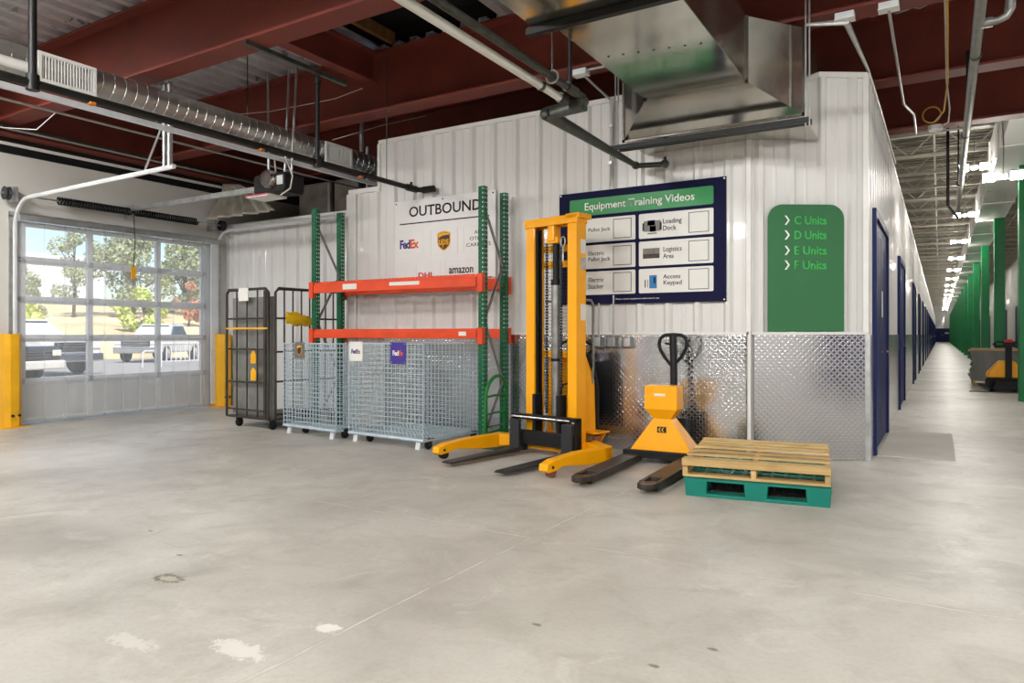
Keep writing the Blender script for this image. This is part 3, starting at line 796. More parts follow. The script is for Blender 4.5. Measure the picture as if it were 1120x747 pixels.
for (x0, x1, z0, y) in ((-2.34, -1.29, 3.25, 4.2), (-2.245, -1.345, 3.285, 5.97), (-2.645, -.985, 3.085, 6.45)):
    b.box(x0, x1, y - .008, y + .008, z0, z0 + .03); b.box(x0, x0 + .03, y - .008, y + .008, z0, ZT); b.box(x1 - .03, x1, y - .008, y + .008, z0, ZT)
b.build('flange', M['duct'], rd, .002)
b = MB()
for i in range(7): b.cyl((-2.12 + i * .11, 4.9 + .02 * i, 3.297), (-2.12 + i * .11, 4.9 + .02 * i, 3.302), .009, 8)
b.build('rivet', M['ink'], rd)
b = MB(); b.box(-2.36, -1.27, 4.08, 4.13, 3.215, 3.26); b.build('hanger_bar', M['black_pipe'], rd)
for y, z in ((6.36, 3.02), (6.52, 3.045)):
    b = MB(); b.box(-2.72, -.94, y - .022, y + .022, z - .022, z + .022); b.build('hanger_bar', M['black_pipe'], rd)
b = MB()
for x in (-2.68, -.965):
    b.cyl((x, 6.36, 2.97), (x, 6.36, 4.6), .007, 6); b.cyl((x + .03, 6.36, 2.97), (x + .03, 6.36, 4.6), .007, 6)
b.build('hanger_rod', M['galv'], rd)

conduit('conduit', 'silver conduit dropping down the ribbed wall left of the rectangular duct', [(-3.13, 6.62, 3.88), (-3.0, 6.98, 3.72), (-3.0, 7.0, 3.6), (-3.0, 7.0, 2.80)], .013, 'conduit', boxes=[(-3.16, 6.6, 3.91, .075)], straps=[(-3.0, 7.0, 3.45), (-3.0, 7.0, 3.05)])
conduit('conduit', 'horizontal silver conduit from a junction box to the rectangular duct rod', [(-3.1, 6.6, 3.93), (-2.72, 6.6, 3.93), (-2.70, 6.45, 3.93)], .012, 'conduit')
conduit('conduit', 'silver conduit from a junction box to the corner of the corridor', [(-1.0, 6.55, 3.9), (-.68, 6.6, 3.87), (-.6, 7.66, 3.80), (-.58, 8.9, 3.78), (-.57, 12, 3.78)], .014, 'conduit', boxes=[(-.69, 6.6, 3.91, .075)])
conduit('conduit', 'bent silver conduit crossing under the beams into the corridor', [(-.36, 6.6, 3.9), (-.36, 9.4, 3.9), (-.27, 9.9, 3.9), (-.27, 10.86, 3.9), (-.05, 10.88, 3.9), (.55, 10.88, 3.9)], .014, 'conduit', boxes=[(-.36, 6.6, 3.92, .075)])
t = thing('junction_box', 'round white junction box under the corridor end beam', 'junction box', (-.05, 10.74, 3.9))
b = MB(); b.lathe([(.01, -.03), (.07, -.028), (.085, -.01), (.085, .04), (.01, .045)], (0, 0, 0), 'z', 20); b.build('body', M['white_trim'], t, smooth=True)
yc = thing('cable', 'yellow and white cable strung under the beams with a loose loop at its end', 'cable')
MB().tube([(.03, 4.5, 3.95), (.05, 6.6, 3.9), (.07, 8.7, 3.86), (.04, 9.8, 3.86), (-.06, 10.5, 3.93)], .009, 6).build('cord', M['cable_yellow'], yc, smooth=True)
MB().tube([(.04, 4.5, 3.95), (.035, 6.6, 3.91), (.06, 8.7, 3.87), (.10, 9.8, 3.88), (.09, 10.3, 3.85), (.03, 10.6, 3.9)], .008, 6).build('cord', M['cable_grey'], yc, smooth=True)
MB().tube([(-.09 + .10 * math.cos(a), 10.52, 4.03 + .10 * math.sin(a)) for a in [PI * 2 * i / 20 for i in range(20)]], .010, 6, True).build('loop', M['cable_yellow'], yc, smooth=True)
t = thing('insulation_strip', 'ragged grey insulation strip along the beam above the corridor entrance', 'insulation', (-.62, 6.84, 3.97))
b = MB(); rows = []
for i in range(41):
    x_ = 2.4 * i / 40; rows.append([b.v((x_, .01 * math.sin(i * 1.3), .0 + .018 * math.sin(i * 2.1) + .01 * math.sin(i * .7))), b.v((x_, 0, .26))])
for A, B in zip(rows, rows[1:]): b.f([A[0], B[0], B[1], A[1]])
b.build('strip', M['insul'], t, solid=.03)
gp = conduit('pipe', 'thick grey pipe running overhead into the corridor', [(.22, 1, 3.5), (.28, 15.3, 3.5)], .037, 'grey_pipe', 'pipe', 14)
b = MB()
for y in (6.9, 9.6, 12.6): b.cyl((.25, y - .02, 3.5), (.25, y + .02, 3.5), .044, 14)
b.build('coupling', M['dark_pipe'], gp, smooth=True)
b = MB(); b.tube([(.24, 6.22, 3.5), (.36, 6.22, 3.5), (.41, 6.22, 3.52), (.44, 6.22, 3.57), (.44, 6.22, 4.0)], .026, 12); b.cyl((.25, 6.22, 3.5), (.33, 6.22, 3.5), .036, 12); b.cyl((.43, 6.22, 3.56), (.44, 6.22, 3.66), .034, 12); b.build('branch', M['grey_pipe'], gp, smooth=True)
b = MB(); b.cyl((.25, 8.55, 3.5), (.25, 8.55, 4.1), .024, 10); b.cyl((.25, 13.2, 3.5), (.25, 13.2, 5.2), .012, 8); b.build('hanger_pipe', M['black_pipe'], gp, smooth=True)
t = conduit('pipe', 'black sprinkler drop hanging in the corridor beside the grey pipe', [(.1, 12.2, 5.2), (.1, 12.2, 3.12), (.24, 13.4, 3.1), (.25, 15.2, 3.4)], .02, 'black_pipe', 'pipe', 10)

# insulated ducts above the recess
for x0, x1, lab in ((-9.43, -8.68, 'wide insulation wrapped duct above the recess wall'), (-8.60, -8.05, 'narrow insulation wrapped duct above the recess wall beside the low white wall')):
    t = thing('insulated_duct', lab, 'duct', ((x0 + x1) / 2, 8.5, 3.165)); hw = (x1 - x0) / 2
    b = MB(); b.box(-hw, hw, 0, 1.9, 0, .62); b.build('wrap', M['insul'], t, .05)
    b = MB(); b.box(-hw - .01, hw + .01, .2, .26, -.01, .63); b.build('strap', M['dark_pipe'], t)
t = thing('insulation_drape', 'crumpled insulation sheet bunched in the corner above the door track', 'insulation', (-10.1, 7.5, 3.14))
b = MB(); rows = []
for i in range(41):
    u = i / 40; row = []
    for k in range(13):
        q = k / 12; px_ = -.42 + 1.75 * u * (.25 + .75 * q); top = .66 - .05 * u; pz_ = top - (top - .0) * q
        fold = .05 * q * math.sin(u * 34) + .03 * math.sin(u * 19 + 3 * q) * q
        row.append(b.v((px_, .32 - .34 * q * q - fold, pz_ + .03 * math.sin(u * 34) * q * (1 - q))))
    rows.append(row)
for A, B in zip(rows, rows[1:]):
    for k in range(12): b.f([A[k], A[k + 1], B[k + 1], B[k]])
b.build('sheet', M['drape'], t, smooth=True, solid=.012)
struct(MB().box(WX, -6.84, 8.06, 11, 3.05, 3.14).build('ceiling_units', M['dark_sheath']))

# ------------------------------------------------------------------ signs
def board(name, label, cat, cx, cz, w, h, m, loc=None, rz=0, y=FY - .055, r=0, corners=(1, 1, 1, 1), th=.012):
    t = thing(name, label, cat, loc or (cx, y, cz), rz)
    b = MB(); b.prism(rrect(-w / 2, w / 2, -h / 2, h / 2, r, corners) if r else [(-w / 2, -h / 2), (w / 2, -h / 2), (w / 2, h / 2), (-w / 2, h / 2)], 'y', 0, th)
    b.build('board', M[m], t)
    return t
def flat(parent, name, x0, x1, z0, z1, m, y=-.002, r=0, th=.002):
    b = MB(); b.prism(rrect(x0, x1, z0, z1, r) if r else [(x0, z0), (x1, z0), (x1, z1), (x0, z1)], 'y', y, y + th)
    return b.build(name, M[m], parent)
def frame_line(parent, x0, x1, z0, z1, t=.003, m='sign_grey', y=-.003):
    b = MB(); b.box(x0, x1, y, 0, z0, z0 + t); b.box(x0, x1, y, 0, z1 - t, z1); b.box(x0, x0 + t, y, 0, z0 + t, z1 - t); b.box(x1 - t, x1, y, 0, z0 + t, z1 - t)
    return b.build('outline', M[m], parent)
def shield(parent, cx, cz, w, h, y, m1, m2, name='emblem'):
    def outline(s):
        q = [(-1, .82), (-.5, .95), (0, 1), (.5, .95), (1, .82), (1, -.15), (.82, -.55), (.4, -.85), (0, -1), (-.4, -.85), (-.82, -.55), (-1, -.15)]
        return [(cx + u * w / 2 * s, cz + v * h / 2 * s) for u, v in q]
    b = MB(); b.prism(outline(1), 'y', y, y + .002); e = b.build(name, M[m1], parent)
    b = MB(); b.prism(outline(.86), 'y', y - .002, y); b.build('field', M[m2], e)
    b = MB(); b.prism([(cx - w * .40, cz + h * .16), (cx - w * .1, cz + h * .27), (cx + w * .40, cz + h * .30), (cx + w * .40, cz + h * .36), (cx, cz + h * .42), (cx - w * .40, cz + h * .35)], 'y', y - .004, y - .002); b.build('swoosh', M[m1], e)
    return e

cx, cz = -5.247, 2.32
so = board('outbound_sign', 'white sign of parcel carriers headed OUTBOUND on the ribbed wall behind the rack', 'sign', cx, cz, 1.54, 1.21, 'vinyl')
lettering('OUTBOUND', M['ink'], so, -5.225 - cx, 2.777 - cz, 1.10, .132, -.002, bold=.014)
flat(so, 'rule', -5.93 - cx, -4.56 - cx, 2.622 - cz, 2.637 - cz, 'ink')
lettering('Fed', M['purple'], so, -5.842 - cx, 2.37 - cz, .165, .115, -.002, bold=.03, spacing=.85)
lettering('Ex', M['logo_orange'], so, -5.687 - cx, 2.37 - cz, .135, .115, -.002, bold=.03, spacing=.85)
e = shield(so, -5.228 - cx, 2.374 - cz, .2, .245, -.002, 'logo_gold', 'logo_brown')
lettering('ups', M['logo_gold'], so, -5.228 - cx, 2.345 - cz, .15, .105, -.006, bold=.03)
for txt, z, w in (('ALL', 2.45, .12), ('OTHER', 2.375, .25), ('CARRIERS', 2.30, .35)): lettering(txt, M['ink'], so, -4.715 - cx, z - cz, w, .042, -.002)
lettering('DHL', M['logo_red'], so, -5.5 - cx, 1.965 - cz, .25, .07, -.002, bold=.03)
lettering('amazon', M['ink'], so, -4.97 - cx, 2.0 - cz, .36, .07, -.002, bold=.015)
b = MB(); b.tube([(-5.06 - cx, -.002, 1.945 - cz), (-4.98 - cx, -.002, 1.925 - cz), (-4.88 - cx, -.002, 1.945 - cz)], .004, 4); b.build('smile', M['logo_orange'], so)
for x0, x1, z0, z1 in ((-5.95, -5.55, 2.2, 2.53), (-5.43, -5.02, 2.2, 2.53), (-4.93, -4.5, 2.2, 2.53), (-5.66, -5.28, 1.84, 2.12), (-5.2, -4.76, 1.84, 2.12)): frame_line(so, x0 - cx, x1 - cx, z0 - cz, z1 - cz)
for x in (-.74, 0, .74):
    b = MB(); b.cyl((x, -.004, .575), (x, 0, .575), .01, 8); b.build('screw', M['ink'], so)

cx, cz = -2.712, 2.162
ts = board('training_sign', 'navy sign of equipment training videos on the ribbed wall right of the stacker', 'sign', cx, cz, 1.837, 1.227, 'navy')
flat(ts, 'header', -3.501 - cx, -1.917 - cx, 2.515 - cz, 2.698 - cz, 'sign_green', r=.02)
lettering('Equipment Training Videos', M['text_white'], ts, -2.712 - cx, 2.600 - cz, 1.21, .105, -.004, bold=.012)
rows = ((2.478, 2.220), (2.190, 1.933), (1.904, 1.652))
names = (('Pallet Jack', 'Loading\nDock'), ('Electric\nPallet Jack', 'Logistics\nArea'), ('Electric\nStacker', 'Access\nKeypad'))
for (zt, zb), (na, nb) in zip(rows, names):
    zm = (zt + zb) / 2 - cz
    for x0, x1, txt, tx in ((-3.463, -2.734, na, -3.274), (-2.695, -1.917, nb, -2.433)):
        p = flat(ts, 'panel', x0 - cx, x1 - cx, zb - cz, zt - cz, 'sign_grey', r=.015)
        two = '\n' in txt
        w = {'Pallet Jack': .257, 'Electric\nPallet Jack': .257, 'Electric\nStacker': .18}.get(txt, .195)
        lettering(txt, M['ink'], p, tx + w / 2 - cx, zm, w, .12 if two else .05, -.004, bold=.003)
        # bare square where a code is printed on the sign
        xr = x1 - .045 - cx
        fr = MB(); fr.box(xr - .205, xr, -.004, -.002, zm - .103, zm + .103)
        fr = MB(); t_ = .006
        for a0, a1, c0_, c1_ in ((xr - .205, xr, zm - .103, zm - .103 + t_), (xr - .205, xr, zm + .103 - t_, zm + .103), (xr - .205, xr - .205 + t_, zm - .097, zm + .097), (xr - t_, xr, zm - .097, zm + .097)): fr.box(a0, a1, -.004, -.002, c0_, c1_)
        fr.build('code_frame', M['ink'], p)
def pic(name, parts):
    for n_, x0, x1, z0, z1, m in parts: flat(ts, n_, x0 - cx, x1 - cx, z0 - cz, z1 - cz, m, y=-.005)
pic('', [('picture', -2.64, -2.46, 2.29, 2.40, 'grey_plastic'), ('picture', -2.60, -2.52, 2.35, 2.405, 'purple'), ('picture', -2.575, -2.51, 2.285, 2.345, 'ink'), ('picture', -2.655, -2.635, 2.30, 2.38, 'ink'), ('picture', -2.468, -2.448, 2.30, 2.38, 'ink'), ('picture', -2.60, -2.5, 2.262, 2.275, 'grey_plastic')])
pic('', [('picture', -2.65, -2.47, 2.05, 2.115, 'insul'), ('picture', -2.65, -2.47, 2.01, 2.055, 'rollcage'), ('picture', -2.595, -2.59, 2.05, 2.115, 'rollcage'), ('picture', -2.535, -2.53, 2.05, 2.115, 'rollcage')])
pic('', [('picture', -2.58, -2.50, 1.70, 1.835, 'blue_pic'), ('picture', -2.535, -2.515, 1.75, 1.81, 'navy'), ('picture', -2.63, -2.62, 1.71, 1.79, 'ink'), ('picture', -2.60, -2.595, 1.71, 1.79, 'ink')])
for z, n_ in ((2.33, 0), (2.03, 1), (1.77, 2)):
    pic('', [('picture', -3.40, -3.385, z - .06, z + .05, 'ink'), ('picture', -3.43, -3.34, z - .07, z - .055, 'ink')])
lettering('Please return equipment when not in use', M['text_white'], ts, -2.715 - cx, 1.597 - cz, .48, .02, -.002)
for sx in (-1, 1):
    for sz in (-1, 1): MB().cyl((sx * .9, -.004, sz * .595), (sx * .9, 0, sz * .595), .009, 8).build('screw', M['galv'], ts)

ca = math.atan2(CY - FY, CX - KX); ux, uy = math.cos(ca), math.sin(ca)
us = board('units_sign', 'green round-topped sign listing C to F Units on the corner wall', 'sign', 0, 0, .745, 1.228, 'units_green',
           loc=(KX + ux * .533 + uy * .048, FY + uy * .533 - ux * .048, 1.865), rz=ca, r=.14, corners=(0, 0, 1, 1))
for txt, z in (('C Units', 2.326), ('D Units', 2.183), ('E Units', 2.034), ('F Units', 1.893)):
    lettering(txt, M['text_green'], us, .575 - .533, z - 1.865, .315, .084, -.002, bold=.018)
    x = .322 - .533; zz = z - 1.865
    b = MB(); b.prism([(x, zz + .045), (x + .018, zz + .045), (x + .05, zz), (x + .018, zz - .045), (x, zz - .045), (x + .032, zz)], 'y', -.002, 0); b.build('arrow', M['text_white'], us)

# outlet boxes above the cladding edge
for i, (x, lab) in enumerate(((-3.15, 'grey outlet box nearest the stacker on the tread plate wall'), (-2.98, 'middle grey outlet box of three on the tread plate wall'), (-2.81, 'grey outlet box farthest from the stacker on the tread plate wall'))):
    t = thing('outlet_box', lab, 'outlet', (x, FY - .046, 1.14))
    b = MB(); b.box(-.045, .045, -.06, 0, -.06, .06); b.build('box', M['grey_plastic'], t, .008)
    b = MB(); b.box(-.04, .04, -.085, -.06, -.05, .05); b.build('cover', M['galv'], t, .008)
    if i < 2: b = MB(); b.cyl((0, -.02, .06), (0, -.012, .5 if i else .42), .010, 8); b.build('conduit', M['conduit'], t, smooth=True)

# ------------------------------------------------------------------ pallet rack
rk = thing('pallet_rack', 'green and orange pallet rack standing before the outbound sign', 'rack', (-6.85, 6.43, 0))
RW, RH, RD = 2.57, 2.83, .44
def upright(x, y, face):
    """punched column: open channel, punched faces towards -y and +x"""
    b = MB(); w, d = .075, .07; n = 56; hz = RH / n
    def ring_face(P, width):
        for i in range(n):
            z0 = i * hz; z1 = z0 + hz
            for c in range(2):
                a0 = width * c / 2; a1 = width * (c + 1) / 2; ac = (a0 + a1) / 2; zc = (z0 + z1) / 2
                o = [(a0, z0), (ac, z0), (a1, z0), (a1, zc), (a1, z1), (ac, z1), (a0, z1), (a0, zc)]
                inn = [(ac + .0075 * math.cos(t), zc + .010 * math.sin(t)) for t in [-.75 * PI + k * PI / 4 for k in range(8)]]
                O = [b.v(P(*q)) for q in o]; I = [b.v(P(*q)) for q in inn]
                for k in range(8): b.f([O[k], O[(k + 1) % 8], I[(k + 1) % 8], I[k]])
    ring_face(lambda a, z: (x + a, y, z + .012), w)
    ring_face(lambda a, z: (x + w if face > 0 else x, y + a, z + .012), d)
    xs = x if face > 0 else x + w
    b.quad((xs, y, .012), (xs, y + d, .012), (xs, y + d, RH + .012), (xs, y, RH + .012))
    bmesh.ops.remove_doubles(b.bm, verts=b.bm.verts, dist=.0004)
    o = b.build('upright', M['green_steel'], rk, solid=.0025)
    f = MB(); f.box(x - .02, x + w + .02, y - .015, y + d + .02, 0, .012); f.build('foot_plate', M['green_steel'], o)
for x in (0, RW): 
    for y in (0, RD): upright(x - (.0375), y, 1)
for x in (0, RW):
    zz = [.12, .69, 1.38, 2.0, 2.62]
    for i, (za, zb) in enumerate(zip(zz, zz[1:])):
        ya, yb = (RD + .01, .06) if i % 2 else (.06, RD + .01)
        b = MB(); b.tube([(x, ya, za), (x, yb, zb)], .016, 4); b.build('brace', M['grey_pipe'], rk)
    b = MB(); b.tube([(x, .06, .2), (x, RD, .2)], .016, 4); b.build('brace', M['grey_pipe'], rk)
for z0, z1 in ((1.745, 1.877), (1.178, 1.288)):
    for y, s in ((-.045, 1), (RD + .07, -1)):
        b = MB(); pr = [(0, z0), (.045, z0), (.045, z1), (.016, z1), (.016, z1 - .03), (0, z1 - .03)]
        if s < 0: pr = [(.045 - u, w) for u, w in pr]
        b.prism([(y + u, w) for u, w in pr], 'x', .04, RW - .04); be = b.build('beam', M['rack_orange'], rk, .004)
        b = MB()
        for xx in (-.04, RW - .036 + .01): b.box(xx, xx + .072, y - .004, y + .05, z0 - .06, z1 + .01)
        b.build('end_plate', M['rack_orange'], be, .003)
        if s > 0:
            b = MB(); b.box(.55 if z0 > 1.5 else 2.3, .78 if z0 > 1.5 else 2.4, y - .0015, y, z0 + .03, z1 - .035); b.build('sticker', M['plastic_white'], be)
            if z0 > 1.5: MB().box(1.3, 1.75, y - .0015, y, z0 + .05, z1 - .04).build('sticker', M['sign_grey'], be)
# wire shelf lip behind the upper beam
b = MB()
for i in range(40): b.box(.1 + i * .06, .106 + i * .06, .0, RD + .05, 1.877, 1.884)
for y in (.02, .2, .38): b.box(.08, RW - .1, y, y + .006, 1.884, 1.89)
b.build('wire_deck', M['rack_orange'], rk)

# ------------------------------------------------------------------ wire cages
def caster(parent, x, y, r=.05, lock=False):
    b = MB(); b.lathe([(.012, -.018), (r * .8, -.018), (r, -.010), (r, .010), (r * .8, .018), (.012, .018)], (x, y, r), 'x', 18); wl_ = b.build('caster', M['rubber'], parent, smooth=True)
    b = MB()
    for s in (-1, 1): b.prism([(y - .018, r - .012), (y + .018, r - .012), (y + .04, r * 2 + .012), (y - .04, r * 2 + .012)], 'x', x + s * .024 - .002, x + s * .024 + .002)
    b.box(x - .04, x + .04, y - .045, y + .045, r * 2 + .012, r * 2 + .018); b.cyl((x - .03, y, r), (x + .03, y, r), .008, 8); b.build('fork', M['charcoal'], wl_)
    return wl_
def wire_panel(b, o, ux, uz, w, h, pitch=.058, r=.0048):
    o, ux, uz = Vector(o), Vector(ux), Vector(uz); n = max(1, round(w / pitch)); m_ = max(1, round(h / .053))
    for i in range(n + 1): b.tube([o + ux * (w * i / n), o + ux * (w * i / n) + uz * h], r, 4)
    for i in range(m_ + 1): b.tube([o + uz * (h * i / m_), o + uz * (h * i / m_) + ux * w], r, 4)
def wire_cage(name, label, loc, rz, w, d, z0, z1):
    t = thing(name, label, 'wire cage', loc, rz)
    h = z1 - z0
    for nm, o, u, ww in (('front_panel', (0, 0, z0), (1, 0, 0), w), ('back_panel', (0, d, z0), (1, 0, 0), w), ('side_panel', (0, 0, z0), (0, 1, 0), d), ('side_panel', (w, 0, z0), (0, 1, 0), d)):
        b = MB(); wire_panel(b, o, u, (0, 0, 1), ww, h); b.build(nm, M['wire'], t)
    b = MB(); wire_panel(b, (0, 0, z0 + .005), (1, 0, 0), (0, 1, 0), w, d); b.build('base_panel', M['wire'], t)
    b = MB()
    for zz, rr in ((z0 - .01, .016), (z1, .006)):
        b.tube([(0, 0, zz), (w, 0, zz), (w, d, zz), (0, d, zz)], rr, 6, True)
    for x in (0, w):
        for y in (0, d): b.cyl((x, y, z0 - .01), (x, y, z1), .007, 6)
    b.build('frame', M['wire'], t)
    for x in (.09, w - .09):
        for y in (.03, d - .03):
            b = MB(); b.prism([(y - .03, 0), (y + .045, 0), (y + .045, .008), (y - .005, .012), (y + .03, z0 - .02), (y - .01, z0 - .02)], 'x', x - .032, x + .032); b.build('foot', M['foot_white'], t, .003)
    for x in (.24, w - .03):
        for y in ((.10, d - .10) if d > .5 else (d / 2,)): caster(t, x if x < w / 2 else w - .02, y)
    return t
ca1 = wire_cage('wire_cage', 'narrow zinc wire cage with brown shield placard beside the roll cage', (-6.98, 6.06, 0), R(-6), 1.0, .30, .11, 1.11)
ca2 = wire_cage('wire_cage', 'wide zinc wire cage with two parcel placards under the rack', (-5.80, 5.98, 0), R(-5), 1.16, .95, .11, 1.12)
def placard(parent, x, z, s, m, kind):
    p = flat(parent, 'placard', x - s / 2, x + s / 2, z - s * .5, z + s * .5, m, y=-.012, r=.008, th=.004)
    if kind == 'shield': shield(p, x, z, s * .42, s * .62, -.014, 'logo_gold', 'logo_brown')
    else:
        c1, c2 = ('purple', 'grey_plastic') if kind == 'light' else ('text_white', 'logo_orange')
        lettering('Fed', M[c1], p, x - s * .15, z, s * .38, s * .24, -.0135, bold=.03, spacing=.85)
        lettering('Ex', M[c2], p, x + s * .2, z, s * .28, s * .24, -.0135, bold=.03, spacing=.85)
    b = MB()
    for sx in (-.42, .42):
        for sz in (-.42, .42): b.cyl((x + s * sx, -.015, z + s * sz), (x + s * sx, -.011, z + s * sz), .006, 6)
    b.build('bolt', M['galv'], p)
placard(ca1, .33, 1.03, .20, 'placard_brown', 'shield')
placard(ca2, .13, 1.03, .22, 'plastic_white', 'light'); placard(ca2, .80, 1.02, .235, 'placard_purple', 'dark')

# ------------------------------------------------------------------ tall roll cage
rc = thing('roll_cage', 'tall dark roll cage on casters in front of the recess wall', 'roll cage', (-8.18, 6.14, 0), R(-3))
W_, D_, Z0, Z1 = .94, 1.15, .14, 1.81
def bar_panel(nm, o, u, w, n, rails):
    o, u = Vector(o), Vector(u); b = MB(); r = .013
    b.tube([o + Vector((0, 0, Z0)), o + Vector((0, 0, Z1 - .05)), o + u * .05 + Vector((0, 0, Z1)), o + u * (w - .05) + Vector((0, 0, Z1)), o + u * w + Vector((0, 0, Z1 - .05)), o + u * w + Vector((0, 0, Z0))], .017, 8)
    for i in range(1, n): b.tube([o + u * (w * i / n) + Vector((0, 0, Z0)), o + u * (w * i / n) + Vector((0, 0, Z1))], .011, 6)
    for z in rails: b.tube([o + Vector((0, 0, z)), o + u * w + Vector((0, 0, z))], r, 6)
    return b.build(nm, M['rollcage'], rc, smooth=True)
bar_panel('front_gate', (0, 0, 0), (1, 0, 0), W_ * .93, 4, (1.43, 1.03, .6, .24, Z0))
bar_panel('side_panel', (W_, .06, 0), (0, 1, 0), D_ - .06, 8, (1.43, 1.0, .62, .2))
b = MB(); b.box(0, W_, .02, D_, Z0 - .02, Z0 + .01); b.build('base', M['rollcage'], rc, .004)
b = MB(); b.box(.03, W_ - .05, .07, .085, Z0 + .03, Z1 - .1); b.build('grey_panel', M['grey_plastic'], rc, .004)  # plain grey panel filling the gaps of the front gate
b = MB(); b.box(.80, .845, -.02, .0, Z0, Z1 - .02); b.build('hinge_post', M['rollcage'], rc, .004)
b = MB(); b.prism(rrect(.30, .50, 1.66, 1.83, .01), 'y', -.03, -.022); b.build('card', M['plastic_white'], rc)
for z in (.92, .70):
    b = MB(); b.prism([(.56, z - .07), (.67, z - .07), (.67, z + .04), (.63, z + .09), (.60, z + .09), (.56, z + .04)], 'y', -.035, -.027); b.build('tag', M['guard_yellow'], rc)
b = MB(); b.box(.02, W_ - .05, -.026, -.020, 1.29, 1.312); b.build('tape', M['guard_yellow'], rc)
for x in (.16, W_ - .08):
    for y in (.08, D_ - .1): caster(rc, x, y, .055)
yb = thing('yellow_bag', 'crumpled yellow plastic bag hung over the side rail of the roll cage', 'bag', (-7.19, 6.50, 1.43), R(-3))
b = MB(); rings = []
for i in range(8):
    u = i / 7; rings.append([(.05 * math.sin(PI * (.15 + .8 * u)) * math.cos(a) * (1 + .25 * math.sin(3 * a + i)), -.20 + .40 * u, .01 - .05 * u + .085 * (.45 + .55 * math.sin(PI * (.3 + .65 * u))) * math.sin(a) * (1 + .2 * math.sin(2 * a + 2 * i))) for a in [2 * PI * k / 14 for k in range(14)]])
b.loft(rings); b.build('bag', M['yellow_bag'], yb, smooth=True)

# green hand truck against the rack
ht = thing('hand_truck', 'small green tubular hand truck leaning at the right end of the rack', 'hand truck', (-4.19, 6.76, 0), R(-87))
b = MB(); pts = [(0, .0, .02), (0, .02, .58)] + [(.22 - .22 * math.cos(a), .02 + .02 * math.sin(a), .58 + .19 * math.sin(a)) for a in [PI * i / 10 for i in range(1, 10)]] + [(.44, .02, .58), (.44, .0, .02)]
b.tube(pts, .019, 10); b.build('frame', M['hand_green'], ht, smooth=True)
for z in (.16, .36, .55):
    b = MB(); b.tube([(0, .01, z), (.22, .0, z + .006), (.44, .01, z)], .013, 8); b.build('rung', M['hand_green'], ht, smooth=True)
b = MB(); b.box(-.01, .45, -.02, .14, 0, .01); b.build('toe_plate', M['hand_green'], ht, .003)

# ------------------------------------------------------------------ yellow stacker
sk = thing('stacker', 'tall yellow electric stacker with black forks beside the rack', 'stacker', (-3.37, 6.19, 0), R(-11))
YL = M['yellow']
for s in (-1, 1):
    b = MB()
    x0, x1 = s * .63, s * .725
    b.prism([(.13, .03), (.13, .175), (-.40, .175), (-.72, .155), (-.83, .125), (-.84, .07), (-.80, .05), (-.70, .06), (-.60, .085), (-.3, .05)], 'x', x0, x1)
    lg = b.build('leg', YL, sk, .008)
    b = MB(); b.lathe([(.01, -.03), (.042, -.03), (.046, 0), (.042, .03), (.01, .03)], (s * .677, -.73, .046), 'x', 18); b.build('roller', M['brown_roller' if s > 0 else 'rubber'], lg, smooth=True)
    b = MB(); b.cyl((x0 - .004 * s, -.76, .095), (x1 + .004 * s, -.76, .095), .014, 10); b.build('axle_bolt', M['charcoal'], lg)
    b = MB(); b.prism([(s * .725, .02), (s * .725, .13), (s * .34, .38), (s * .34, .20), (s * .63, .02)], 'z', .05, .17); b.build('outrigger', YL, sk, .008)
b = MB(); b.box(-.40, .40, .10, .30, .05, .17); b.build('cross_beam', YL, sk, .006)
# mast
for s in (-1, 1):
    b = MB(); a0, a1 = s * .215, s * .325
    b.prism([(a0, .10), (a1, .10), (a1, .26), (a0, .26), (a0, .235), (a1 - s * .03, .235), (a1 - s * .03, .13), (a0, .13)], 'z', .08, 2.39)
    ms = b.build('mast_column', YL, sk, .005)
    b = MB(); a0 = s * .198; a1 = s * .292
    b.prism([(a0, .135), (a1, .135), (a1, .21), (a0, .21), (a0, .19), (a1 - s * .02, .19), (a1 - s * .02, .155), (a0, .155)], 'z', .08, 2.30); b.build('inner_channel', M['black'], ms, .003)
b = MB(); b.box(-.34, .34, .085, .13, 2.315, 2.40); b.box(-.34, .34, .22, .265, 2.315, 2.40); b.box(.20, .365, .085, .30, 2.36, 2.41); b.build('top_bar', YL, sk, .006)
b = MB(); b.box(-.04, .04, .10, .22, 2.16, 2.32); b.box(-.075, .075, .12, .2, 2.14, 2.2); b.build('yoke', YL, sk, .008)
for z in (2.10, 1.94, 1.02):
    b = MB(); b.box(-.30, .30, .245, .27, z - .035, z + .035); b.build('cross_bar', YL, sk, .004)
b = MB(); b.cyl((0, .19, .25), (0, .19, 1.72), .045, 20); b.build('lift_cylinder', M['grey_pipe'], sk, smooth=True)
b = MB(); b.cyl((0, .19, 1.72), (0, .19, 1.78), .052, 20); b.cyl((0, .19, 1.78), (0, .19, 2.15), .034, 16); b.cyl((.0, .19, .95), (0, .19, .98), .05, 20); b.build('cylinder_head', M['black'], sk, smooth=True)
for x in (-.10, .085):
    b = MB()
    for i in range(60): b.box(x - (.013 if i % 2 else .009), x + (.013 if i % 2 else .009), .155, .175, .42 + i * .029, .42 + i * .029 + .024)
    b.build('lift_chain', M['charcoal'], sk)
b = MB(); b.tube([(.12 + .028 * math.cos(a), .15, 2.15 + .05 * math.sin(a)) for a in [2 * PI * i / 14 for i in range(14)]], .008, 6, True); b.cyl((.12, .15, 2.1), (.12, .15, 1.95), .008, 8); b.build('eye_bolt', M['galv'], sk, smooth=True)
b = MB()
for i in range(48): b.box(-.20, .20, .240, .243, .45 + i * .038, .453 + i * .038)
for i in range(5): b.box(-.20 + i * .1, -.198 + i * .1, .240, .243, .45, 2.28)
b.build('mesh_guard', M['charcoal'], sk)
